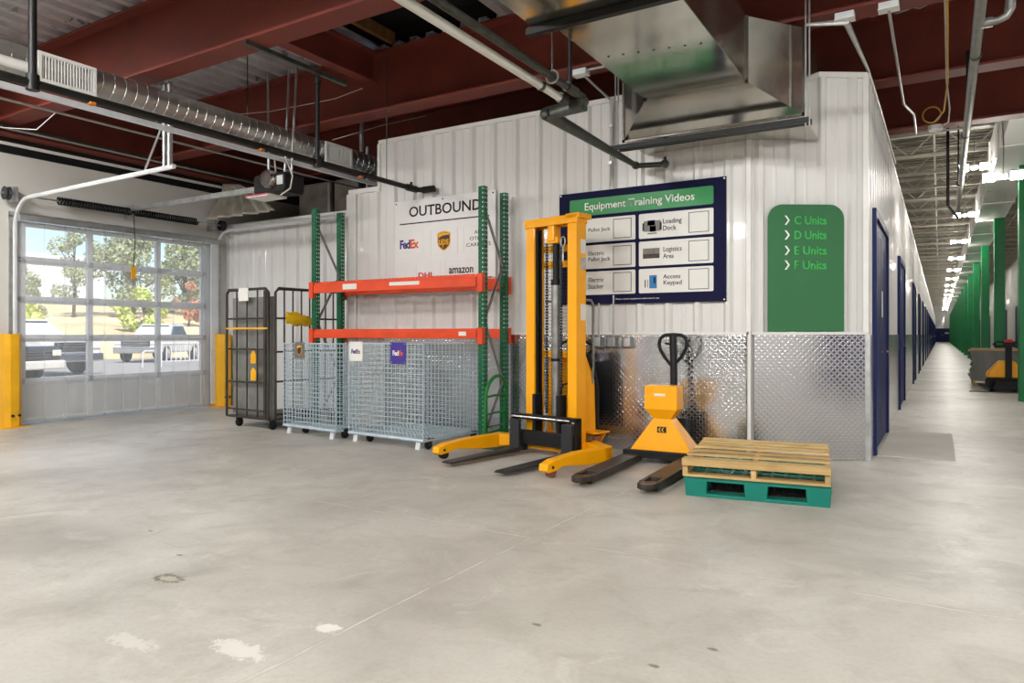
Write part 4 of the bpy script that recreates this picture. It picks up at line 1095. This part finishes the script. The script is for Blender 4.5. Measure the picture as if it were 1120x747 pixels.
# carriage and forks
b = MB(); b.box(-.42, .42, -.03, .05, .365, .415); b.box(-.42, .42, -.02, .05, .11, .25); b.box(-.42, -.26, -.03, .05, .04, .10); b.box(.26, .42, -.03, .05, .04, .10); b.box(-.42, -.39, -.03, .06, .04, .415); b.box(.39, .42, -.03, .06, .04, .415); cg = b.build('carriage', M['black'], sk, .005)
b = MB(); b.cyl((-.40, -.035, .388), (.36, -.035, .388), .013, 10); b.build('rod', M['chrome'], cg, smooth=True)
b = MB()
for x in (.385, .405): b.cyl((x - .005, -.04, .375), (x - .005, -.025, .375), .010, 8)
b.build('bolt', M['chrome'], cg)
for s in (-1, 1):
    b = MB(); x0, x1 = s * .335 - .062, s * .335 + .062
    b.prism([(-.035, .36), (-.075, .36), (-.08, .075), (-.55, .062), (-.98, .050), (-1.02, .036), (-1.0, .03), (-.5, .03), (-.05, .03), (-.035, .05)], 'x', x0, x1)
    b.build('fork', M['charcoal'], sk, .006)
for s in (-1, 1):
    b = MB(); b.box(s * .155 - .02, s * .155 + .02, .02, .14, .1, .62); b.build('carriage_guide', M['black'], sk, .006)
# body
b = MB(); b.loft([[(-.24, .33, .17), (.24, .33, .17), (.24, .56, .17), (-.24, .56, .17)], [(-.23, .33, .75), (.23, .33, .75), (.23, .55, .75), (-.23, .55, .75)], [(-.19, .34, 1.02), (.19, .34, 1.02), (.19, .45, 1.02), (-.19, .45, 1.02)]])
bd = b.build('body', YL, sk, .02)
b = MB(); b.prism([(.555, .2), (.58, .2), (.575, .75), (.47, 1.03), (.445, 1.02), (.55, .74)], 'x', -.235, .235); b.build('rear_cover', M['black'], bd, .006)
b = MB(); b.tube([(.20, .34, 1.03), (.21, .45, 1.01), (.24, .53, .82), (.248, .565, .7), (.25, .57, .2)], .014, 6); b.build('edge_trim', M['rubber'], bd, smooth=True)
b = MB(); b.box(.22, .43, .30, .52, .235, .25); b.prism([(.30, .235), (.42, .235), (.30, .05)], 'y', .46, .48); b.build('step_bracket', YL, sk, .004)
b = MB(); b.cyl((.37, .38, .05), (.37, .38, .21), .042, 16); b.build('stabiliser', M['brown_roller'], sk, smooth=True)
b = MB(); b.lathe([(.01, -.03), (.05, -.03), (.055, 0), (.05, .03), (.01, .03)], (.37, .38, .055), 'x', 18); b.build('stabiliser_wheel', M['rubber'], sk, smooth=True)
b = MB(); b.lathe([(.01, -.04), (.09, -.04), (.1, 0), (.09, .04), (.01, .04)], (0, .45, .1), 'x', 20); b.build('drive_wheel', M['rubber'], sk, smooth=True)
# tiller and guard
b = MB(); b.tube([(0, .42, .98), (0, .5, 1.08), (0, .52, 1.1)], .028, 10); b.tube([(.215 * math.cos(a), .52, 1.08 + .085 * math.sin(a)) for a in [2 * PI * i / 24 for i in range(24)]], .015, 8, True); b.box(-.08, .08, .48, .55, 1.05, 1.11)
b.build('tiller', M['black'], sk, smooth=True)
b = MB(); b.tube([(.24, .32, 1.57), (.24, .46, 1.57), (.24, .50, 1.52), (.235, .50, .72)], .012, 8); b.tube([(-.24, .32, 1.57), (-.24, .46, 1.57), (-.24, .50, 1.52), (-.235, .50, .72)], .012, 8); b.build('operator_guard', M['grey_pipe'], sk, smooth=True)
for z0, z1, m in ((2.02, 2.16, 'plastic_white'), (1.86, 1.98, 'galv'), (1.36, 1.52, 'sign_grey')):
    b = MB(); b.box(.325, .327, .17, .25, z0, z1); b.build('sticker', M[m], sk)
b = MB(); b.tube([(.05, .2, .55), (.10, .14, .66), (.13, .14, .72), (.17, .2, .74)], .010, 6); b.build('hose', M['rubber'], sk, smooth=True)
b = MB(); b.box(-.19, .19, .315, .33, .30, .98); b.build('front_cover', YL, sk, .004)

# ------------------------------------------------------------------ scale pallet truck
pj_ = thing('pallet_truck', 'yellow pallet truck with built-in scale and black forks', 'pallet truck', (-2.235, 6.36, 0), R(2))
for s in (-1, 1):
    xc = s * .275; w2 = .082
    b = MB()
    out = [(xc - w2, .05), (xc - w2, -1.16), (xc - w2 * .75, -1.25), (xc - w2 * .3, -1.285), (xc + w2 * .3, -1.285), (xc + w2 * .75, -1.25), (xc + w2, -1.16), (xc + w2, .05)]
    hole = [(xc - .045, -.96), (xc - .05, -1.10), (xc - .03, -1.15), (xc + .03, -1.15), (xc + .05, -1.10), (xc + .045, -.96)]
    # top plate with an opening: near frame, tip and main part
    b.prism([(xc - w2, .05), (xc - w2, -.96), (xc + w2, -.96), (xc + w2, .05)], 'z', .05, .088)
    b.prism([(xc - w2, -.96), (xc - w2, -1.15), (xc - .05, -1.15), (xc - .05, -.96)], 'z', .05, .088)
    b.prism([(xc + .05, -.96), (xc + .05, -1.15), (xc + w2, -1.15), (xc + w2, -.96)], 'z', .05, .088)
    b.prism([(xc - w2, -1.15), (xc - w2 * .75, -1.25), (xc - w2 * .3, -1.285), (xc + w2 * .3, -1.285), (xc + w2 * .75, -1.25), (xc + w2, -1.15)], 'z', .045, .086)
    for q in (-1, 1): b.box(xc + q * w2, xc + q * (w2 - .008), -1.16, .05, .025, .06)
    fk = b.build('fork', M['fork_wear'], pj_, .004)
    b = MB(); b.lathe([(.008, -.035), (.032, -.035), (.035, 0), (.032, .035), (.008, .035)], (xc, -1.05, .035), 'x', 16); b.build('roller', M['brown_roller'], fk, smooth=True)
    b = MB(); b.box(xc - .006, xc + .006, -.9, .02, .03, .05); b.build('push_rod', M['guard_yellow'], fk)
b = MB(); b.box(-.365, .365, .0, .34, .055, .125); b.build('base', M['black'], pj_, .006)
b = MB(); b.loft([[(-.30, .03, .125), (.30, .03, .125), (.30, .32, .125), (-.30, .32, .125)], [(-.085, .07, .43), (.085, .07, .43), (.085, .24, .43), (-.085, .24, .43)]]); bd = b.build('pillar', YL, pj_, .006)
b = MB(); b.box(-.04, .045, .046, .056, .30, .355); b.build('badge', M['ink'], bd)
for dx in (-.018, .012):
    b = MB(); b.prism([(dx - .012, .3275), (dx + .006, .348), (dx + .016, .348), (dx, .3275), (dx + .016, .307), (dx + .006, .307)], 'y', .040, .046); b.build('chevron', M['guard_yellow'], bd)
b = MB(); b.loft([[(-.085, .07, .43), (.085, .07, .43), (.085, .24, .43), (-.085, .24, .43)], [(-.155, .02, .52), (.155, .02, .52), (.155, .24, .52), (-.155, .24, .52)], [(-.155, .02, .74), (.155, .02, .74), (.155, .22, .74), (-.155, .22, .74)]]); hd = b.build('scale_head', YL, pj_, .006)
b = MB(); b.box(-.06, .045, .0145, .02, .645, .668); b.build('nameplate', M['plastic_white'], hd)
b = MB(); b.box(-.11, .13, .27, .40, .10, .42); b.cyl((.02, .34, .40), (.02, .34, .50), .05, 14); b.prism([(.28, .42), (.40, .42), (.44, .2), (.44, .12), (.28, .12)], 'x', .10, .16); b.build('pump', M['black'], pj_, .008)
b = MB()
for s in (-1, 1): b.lathe([(.01, -.025), (.085, -.025), (.09, 0), (.085, .025), (.01, .025)], (.02 + s * .09, .37, .09), 'x', 20)
b.build('steering_wheel', M['rubber'], pj_, smooth=True)
b = MB(); b.tube([(.03, .36, .45), (.015, .40, .9), (.0, .43, 1.21)], .034, 12); hn = b.build('handle_shaft', M['black'], pj_, smooth=True)
b = MB(); p = [(0, .405, .90), (-.075, .415, .99), (-.125, .42, 1.07), (-.14, .425, 1.13), (-.125, .43, 1.185), (-.085, .43, 1.215), (0, .43, 1.22), (.085, .43, 1.215), (.125, .43, 1.185), (.14, .425, 1.13), (.125, .42, 1.07), (.075, .415, .99)]
b.tube(p, .018, 8, True); b.build('grip', M['black'], hn, smooth=True)
b = MB(); b.tube([(0, .425, 1.12), (-.08, .42, 1.135)], .010, 6); b.build('release_lever', M['black'], hn, smooth=True)

# ------------------------------------------------------------------ pallets
PR = R(8)
def pallet_spot(): return (-1.66, 5.27)
gp_ = thing('plastic_pallet', 'teal green plastic pallet lying on the floor under a wooden pallet', 'pallet', (-1.66, 5.27, 0), PR)
PW, PD = 1.02, 1.2
b = MB()
for x0, x1 in ((0, .17), (.43, .60), (.85, 1.02)):
    for y0, y1 in ((0, .16), (.52, .68), (1.04, 1.2)):
        c = .012 if y0 == 0 else 0
        b.loft([[(x0 + .01, y0 + .006, .0), (x1 - .01, y0 + .006, .0), (x1 - .01, y1, .0), (x0 + .01, y1, .0)], [(x0, y0, .13), (x1, y0, .13), (x1, y1, .13), (x0, y1, .13)]])
b.build('block', M['teal'], gp_, .008)
b = MB()
for x0, x1 in ((0.01, .16), (.44, .59), (.86, 1.01)): b.box(x0, x1, .01, 1.19, 0, .022)
for y0, y1 in ((.006, .12), (.54, .66), (1.08, 1.19)): b.box(.01, 1.01, y0, y1, 0, .024)
b.build('runner', M['teal'], gp_, .004)
b = MB()
b.box(0, PW, 0, .05, .118, .152); b.box(0, PW, PD - .05, PD, .118, .152); b.box(0, .05, .05, PD - .05, .118, .152); b.box(PW - .05, PW, .05, PD - .05, .118, .152)
for i in range(11): b.box(.05, PW - .05, .14 + i * .092, .17 + i * .092, .125, .150)
for i in range(9): b.box(.11 + i * .098, .135 + i * .098, .05, PD - .05, .125, .149)
b.build('top_deck', M['teal'], gp_, .003)
b = MB()
for x0 in (.17, .60):
    w_ = .26 if x0 < .5 else .25
    for k in range(4): b.box(x0 + .03 + k * .06, x0 + .036 + k * .06, .17, 1.03, .026, .117)
    for k in range(5): b.box(x0, x0 + w_, .20 + k * .18, .206 + k * .18, .026, .117)
b.build('shade_lattice', M['black'], gp_)  # ribs coloured black to imitate shade inside the fork pockets
wp_ = thing('wooden_pallet', 'wooden pallet lying on top of the teal plastic pallet', 'pallet', (-1.665, 5.245, .152), PR)
for x in (0, .49, .985):
    MB().box(x, x + .038, .0, 1.2, .018, .118).build('stringer', M['wood_y'], wp_, .002)
ys_ = [0.0, .25, .45, .65, .84, 1.0, 1.12]; ws_ = [.12, .08, .075, .08, .075, .06, .08]
for y, w in zip(ys_, ws_):
    b = MB(); j = random.uniform(-.006, .006); b.box(-.004 + j, 1.026 + j, y, y + w, .118, .131 + abs(j) * .4); b.build('deck_board', M['wood'], wp_, .0015)
b = MB(); b.box(-.002, 1.024, -.022, 0, .085, .138); b.build('deck_board', M['wood'], wp_, .002)
for y in (0, .55, 1.08):
    b = MB(); b.box(0, 1.022, y, y + .12, 0, .018); b.build('bottom_board', M['wood'], wp_, .002)

# ------------------------------------------------------------------ corridor things
sd2 = thing('corridor_duct', 'long white rectangular duct above the green columns of the corridor', 'duct', (.86, 11.2, 4.32))
b = MB(); b.box(0, .62, 0, 105, 0, .75); b.build('casing', M['white_panel'], sd2)
b = MB()
for k in range(35): b.box(-.02, .64, 3 * k + 2.9, 3 * k + 2.96, -.02, .77)
b.build('flange', M['white_trim'], sd2)
ORD = 'second third fourth fifth sixth seventh eighth ninth tenth eleventh twelfth thirteenth fourteenth fifteenth sixteenth'.split()
lp = thing('corridor_lamp', 'twin-head lamp hung lowest and nearest in the corridor', 'lamp', (.80, 12.75, 3.55), 0, 'twin-head lamps down the corridor')
def lamp_parts(t):
    tilt = Matrix.Translation((0, 0, .02)) @ Matrix.Rotation(R(-34), 4, 'X')
    for s in (-1, 1):
        h_ = MB(tilt); h_.box(s * .09, s * .25, -.09, .09, 0, .035); hd = h_.build('lamp_head', M['white_trim'], t, .006)
        MB(tilt).box(s * .095, s * .245, -.085, .085, -.008, 0).build('diffuser', M['lamp'], hd)
    b = MB(); b.lathe([(.005, -.02), (.05, -.018), (.055, 0), (.055, .05), (.005, .06)], (0, 0, 0), 'z', 16); b.build('driver', M['white_trim'], t, smooth=True)
    b = MB(); b.box(-.11, .11, -.012, .012, .02, .034); b.build('bracket', M['galv'], t)
lamp_parts(lp)
b = MB(); b.tube([(0, 0, .05), (.01, 0, .5), (-.03, -.02, 1.2), (-.2, -.3, 1.7), (-.25, -.3, 2.45)], .009, 6); b.build('cable', M['grey_pipe'], lp, smooth=True)
lq = thing('corridor_lamp', 'second twin-head lamp along the corridor', 'lamp', (.57, 16.4, 4.45), 0, 'twin-head lamps down the corridor')
lamp_parts(lq)
b = MB(); b.cyl((0, 0, .05), (0, 0, 1.57), .008, 6); b.build('cable', M['grey_pipe'], lq)
for k in range(1, 15):
    dup(lq, (.57, 16.4 + 6.4 * k, 4.45), 0, '%s twin-head lamp along the corridor' % ORD[k])

# stack of wire decks on a pallet
ps = thing('wooden_pallet', 'worn wooden pallet under the grey stack in the corridor', 'pallet', (.68, 20.3, 0))
b = MB()
for x in (0, .58, 1.16): b.box(x, x + .05, 0, 1.0, .02, .10)
b.build('stringer', M['wood_y'], ps)
b = MB()
for i in range(7): b.box(0, 1.21, i * .15, i * .15 + .1, .10, .12)
for y in (0, .45, .9): b.box(0, 1.21, y, y + .1, 0, .02)
b.build('deck_board', M['wood'], ps)
def wire_deck(parent, m):
    b = MB()
    for i in range(17): b.box(i * .075, i * .075 + .009, 0, 1.0, .028, .037)
    for i in range(12): b.box(0, 1.21, i * .09, i * .09 + .009, .037, .046)
    b.box(0, 1.21, -.008, 0, 0, .046); b.box(0, 1.21, .998, 1.006, 0, .046); b.box(-.008, 0, 0, 1, .0, .046); b.box(1.21, 1.218, 0, 1, 0, .046)
    b.build('mesh', M[m], parent)
    b = MB()
    for x in (.2, .6, 1.0): b.prism([(x, .0), (x + .05, 0), (x + .04, .028), (x + .01, .028)], 'y', 0, 1)
    b.build('support_channel', M[m], parent)
wd = thing('wire_deck', 'grey wire deck in the stack on the corridor pallet', 'wire deck', (.66, 20.3, .12), 0, 'wire decks stacked in the corridor')
wire_deck(wd, 'grey_plastic')
for k in range(1, 15):
    dup(wd, (.66 - .04 * math.sin(k * .55) + random.uniform(-.025, .025), 20.3 + random.uniform(-.02, .02), .12 + .0475 * k), random.uniform(-.02, .02))
for k in range(2):
    w2_ = thing('red_deck', ['rust red deck panel lying on the grey stack', 'rust red deck panel topmost on the grey stack'][k], 'deck panel', (.62 + .04 * k, 20.3, .835 + .026 * k), .02 * k)
    b = MB(); b.box(0, 1.25, 0, 1.0, 0, .024); b.build('panel', M['red_plastic'], w2_, .004)
    b = MB(); b.box(-.01, 1.26, -.012, 0, 0, .024); b.build('edge', M['wood'], w2_)
# electric pallet jack in the corridor
ej = thing('electric_pallet_jack', 'yellow and black electric pallet jack parked in front of the grey stack', 'pallet jack', (1.24, 18.35, 0), R(8))
b = MB(); b.prism(rrect(-.36, .36, .04, .30, .08), 'y', -.12, .30); b.loft([[(-.33, -.30, .06), (.33, -.30, .06), (.34, -.1, .06), (-.34, -.1, .06)], [(-.25, -.24, .22), (.25, -.24, .22), (.3, -.1, .26), (-.3, -.1, .26)]]); b.build('chassis', M['black'], ej, .02)
b = MB(); b.loft([[(-.34, .0, .30), (.34, .0, .30), (.34, .32, .30), (-.34, .32, .30)], [(-.34, .02, .40), (.34, .02, .40), (.34, .32, .40), (-.34, .32, .40)], [(-.13, .06, .66), (.13, .06, .66), (.13, .28, .66), (-.13, .28, .66)]]); b.build('cover', YL, ej, .02)
b = MB(); b.box(-.055, .055, -.10, .0, .2, .98); sh = b.build('tiller_shaft', M['black'], ej, .01)
b = MB(); b.box(-.10, .10, -.14, .0, .95, 1.06); b.tube([(-.08, -.08, .97), (-.22, -.12, .97), (-.28, -.12, 1.02), (-.22, -.11, 1.07), (-.08, -.08, 1.06)], .02, 8); b.tube([(.08, -.08, .97), (.22, -.12, .97), (.28, -.12, 1.02), (.22, -.11, 1.07), (.08, -.08, 1.06)], .02, 8); b.build('tiller_head', M['black'], sh, .008)
b = MB(); b.lathe([(.005, 0), (.075, 0), (.08, .03), (.05, .06), (.005, .065)], (0, -.08, 1.06), 'z', 16); b.build('button', M['red_knob'], sh, smooth=True)
for s in (-1, 1):
    b = MB(); b.box(s * .2 - .08, s * .2 + .08, .3, 1.45, .04, .09); b.build('fork', M['black'], ej, .004)
    b = MB(); b.lathe([(.01, -.03), (.05, -.03), (.055, 0), (.05, .03), (.01, .03)], (s * .28, .1, .055), 'x', 16); b.build('wheel', M['rubber'], ej, smooth=True)
b = MB(); b.tube([(-.3, -.3, .02), (-.45, -.34, .012), (-.6, -.2, .012), (-.75, -.3, .012)], .009, 6); b.build('charging_cable', M['rubber'], ej, smooth=True)

# concrete threshold pad by the first corridor door
struct(MB().box(CX + .08, CX + .75, 8.0, 10.2, -.05, .006).build('floor_pad', mat('pale_concrete', (206, 201, 190), .7, 0, .06, 2)))

# ------------------------------------------------------------------ outside
og = MB(); og.box(-140, WX - .3, -80, 120, -.25, -.03); og_ = struct(og.build('ground', M['asphalt']))
b = MB(); n, m_ = 30, 8; rows = []
for j in range(m_ + 1):
    u = j / m_; row = []
    for i in range(n + 1):
        y = -40 + 130 * i / n; row.append(b.v((-36 - 42 * u, y, -.06 + (4.6 * u ** .8) * (1 + .08 * math.sin(y * .2)) + .15 * math.sin(y * 1.1 + 5 * u) * u)))
    rows.append(row)
for A, B in zip(rows, rows[1:]):
    for i in range(n): b.f([A[i], A[i + 1], B[i + 1], B[i]])
struct(b.build('ground_bank', M['dry_bank'], smooth=True, solid=.3))

def tree(name, label, loc, h, rx, leaf, n=1400, trunk=.16, base=.25, ls=.25, clumps=14, seed=1):
    rnd = random.Random(seed); t = thing(name, label, 'tree', loc)
    b = MB(); b.tube([(0, 0, 0), (.1, .05, h * .35), (-.05, .1, h * .65), (0, 0, h * .9)], trunk, 7, rad=[trunk, trunk * .8, trunk * .5, trunk * .15])
    cs = []
    for k in range(clumps):
        a = rnd.uniform(0, 2 * PI); q = rnd.uniform(.15, 1) ** .6; zz = h * (base + (1 - base) * rnd.uniform(.05, .95)); wide = math.sin(PI * min(.98, max(.08, (zz / h - base) / (1 - base) * .85 + .12)))
        c = Vector((rx * q * wide * math.cos(a), rx * q * wide * math.sin(a), zz)); cs.append((c, rx * rnd.uniform(.28, .45)))
        b.tube([(0, 0, zz * .6), c * .7 + Vector((0, 0, zz * .2)), c], trunk * .2, 4)
    b.build('trunk', M['bark'], t)
    b = MB()
    for i in range(n):
        c, r = rnd.choice(cs); d = Vector((rnd.gauss(0, 1), rnd.gauss(0, 1), rnd.gauss(0, .8))); d = d.normalized() * r * rnd.uniform(.3, 1) ** .5; p = c + d
        u = Vector((rnd.gauss(0, 1), rnd.gauss(0, 1), rnd.gauss(0, 1))).normalized(); w = u.orthogonal().normalized(); s = ls * rnd.uniform(.6, 1.2)
        b.quad(p - u * s * .5, p + w * s * .28, p + u * s * .5, p - w * s * .28)
    b.build('foliage', M[leaf], t)
    return t
tree('tree', 'tall grey-green tree seen through the upper middle door panes', (-54, 32.0, 2.2), 7.2, 2.7, 'leaf_dark', 4600, .2, .14, .3, 20, 3)
tree('tree', 'broad green tree seen through the middle panes right of the tallest', (-57, 38.4, 2.4), 7.4, 2.8, 'leaf_dark', 5000, .2, .14, .3, 20, 4)
tree('tree', 'thin open tree seen through the upper left door panes', (-56, 28.6, 2.4), 6.6, 1.8, 'leaf_dark', 1600, .13, .25, .26, 12, 5)
tree('tree', 'dark green tree seen through the right door panes', (-58, 42.6, 2.4), 5.6, 2.4, 'leaf_dark', 3000, .18, .12, .3, 14, 6)
tree('bush', 'bright lime green bush on the dry bank behind the silver pickup', (-45, 27.4, .9), 3.3, 1.35, 'leaf_lime', 2800, .1, .05, .36, 14, 7)
tree('tree', 'small rust coloured tree behind the metal barrier', (-48, 32.7, 1.6), 3.4, 1.2, 'leaf_rust', 1100, .08, .15, .24, 9, 8)
tree('bush', 'grey-green bush in the left door panes above the white pickup', (-48, 20.8, 1.4), 4.4, 2.0, 'leaf_dark', 2800, .1, .05, .28, 12, 9)
tree('bush', 'low yellowish bush at the left end of the dry bank', (-42, 18.6, .7), 1.9, 2.2, 'leaf_lime', 1200, .1, .05, .34, 10, 10)

def far_building(name, label, x, y0, y1, z1, fascia, d=14, z0=0):
    t = thing(name, label, 'building', (x, (y0 + y1) / 2, 0)); h_ = (y1 - y0) / 2
    MB().box(-d, 0, -h_, h_, z0, z1).build('wall', M['far_white'], t)
    MB().box(-d - .3, .4, -h_ - .3, h_ + .3, z1 - .9, z1 + .1).build('fascia', M[fascia], t)
    return t
far_building('building', 'long pale building on the skyline left of the trees', -105, 30, 58, 12.2, 'far_white')
far_building('building', 'white building with a red roof edge behind the rust coloured tree', -74, 52.3, 62, 7.0, 'far_red', 3)

def vehicle(name, label, cat, loc, rz, paint, kind='pickup'):
    t = thing(name, label, cat, loc, rz); L = 5.4 if kind == 'pickup' else 4.4; W = .95
    if kind == 'pickup':
        low = [(0, .45), (.02, .95), (.12, 1.08), (1.35, 1.16), (1.5, 1.16), (3.55, 1.16), (L, 1.14), (L, .5), (4.75, .42), (3.7, .42), (1.45, .42), (.45, .42)]
        cab = [(1.35, 1.14), (2.05, 1.74), (3.35, 1.76), (3.6, 1.14)]
    else:
        low = [(0, .5), (.02, 1.05), (.15, 1.12), (1.2, 1.18), (L, 1.18), (L, .5), (3.9, .45), (.5, .45)]
        cab = [(1.2, 1.16), (1.5, 1.80), (L - .05, 1.82), (L, 1.16)]
    b = MB(); b.prism(low, 'x', -W, W); bd = b.build('body', M[paint], t, .06)
    b = MB(); c0 = [(-.86, y, z) for y, z in cab]; c1 = [(.86, y, z) for y, z in cab]; c0[1] = (-.70, *cab[1]); c0[2] = (-.70, *cab[2]); c1[1] = (.70, *cab[1]); c1[2] = (.70, *cab[2])
    b.loft([c0, c1]); b.build('cab', M[paint], t, .04)
    b = MB(); (ya, za), (yb_, zb_), (yc_, zc_), (yd, zd) = cab
    b.quad((-.72, ya + .12, za + .06), (.72, ya + .12, za + .06), (.62, yb_ - .06, zb_ - .06), (-.62, yb_ - .06, zb_ - .06))
    for s in (-1, 1): b.quad((s * .865, ya + .3, za + .05), (s * .865, yd - .2, zd + .05), (s * .725, yc_ - .1, zc_ - .1), (s * .725, yb_ + .12, zb_ - .1))
    b.build('window', M['car_glass'], t, solid=.02)
    b = MB(); b.box(-.62, .62, -.03, .03, .72, 1.02); g = b.build('grille', M['car_black'], t, .02)
    b = MB()
    for z in (.79, .87, .95): b.box(-.56, .56, -.045, -.03, z - .014, z + .014)
    b.build('grille_bar', M['chrome'], g)
    b = MB()
    for s in (-1, 1): b.box(s * .64, s * .90, -.03, .06, .82, 1.0)
    b.build('headlight', M['plastic_white'], t, .02)
    b = MB(); b.box(-.95, .95, -.12, .1, .42, .68); b.build('bumper', M['chrome' if paint != 'car_black' else 'plastic_white'], t, .04)
    for y in (.95, L - 1.25):
        for s in (-1, 1):
            b = MB(); b.lathe([(.05, -.12), (.34, -.12), (.39, -.06), (.39, .08), (.34, .12), (.05, .12)], (s * .86, y, .39), 'x', 22); wl2 = b.build('wheel', M['rubber'], t, smooth=True)
            b = MB(); b.lathe([(.02, -.01), (.22, -.01), (.24, .02), (.02, .03)], (s * .985, y, .39), 'x', 14); b.build('rim', M['chrome'], wl2, smooth=True)
    return t
vehicle('pickup_truck', 'white pickup truck with dark grille parked outside the left door panes', 'truck', (-22.6, 11.55, -.03), R(101), 'car_white')
vehicle('pickup_truck', 'silver pickup truck parked outside behind the metal barrier', 'truck', (-30.5, 18.2, -.03), R(34), 'car_silver')
vehicle('utility_vehicle', 'boxy black vehicle with white bumper at the left edge of the door panes', 'car', (-19.6, 9.0, -.03), R(110), 'car_black', 'suv').scale.z = .85
vehicle('car', 'white car parked far off on the bank near the red-edged building', 'car', (-60, 38.8, 2.95), R(110), 'car_white', 'suv')
mb = thing('barrier', 'pale metal barrier railing standing outside the right door panes', 'barrier', (-26, 15.8, -.03))
b = MB(); b.tube([(0, 0, 0), (0, 0, .55), (0, .08, .62), (0, .75, .62), (0, .75, 0)], .03, 8); b.tube([(0, .75, 0), (0, .75, .9), (0, 2.5, .9), (0, 2.5, 0)], .03, 8); b.tube([(0, .75, .2), (0, 2.5, .2)], .025, 8); b.build('frame', M['foot_white'], mb)
b = MB()
for i in range(8): b.box(-.012, .012, .95 + i * .2, .99 + i * .2, .2, .9)
b.build('picket', M['foot_white'], mb)

# ------------------------------------------------------------------ dark wall added to imitate the unlit void above the storage units
struct(MB().box(-12, CX - .05, 11.1, 11.2, 3.0, 6.3).build('wall_void_shade', M['dark_sheath']))
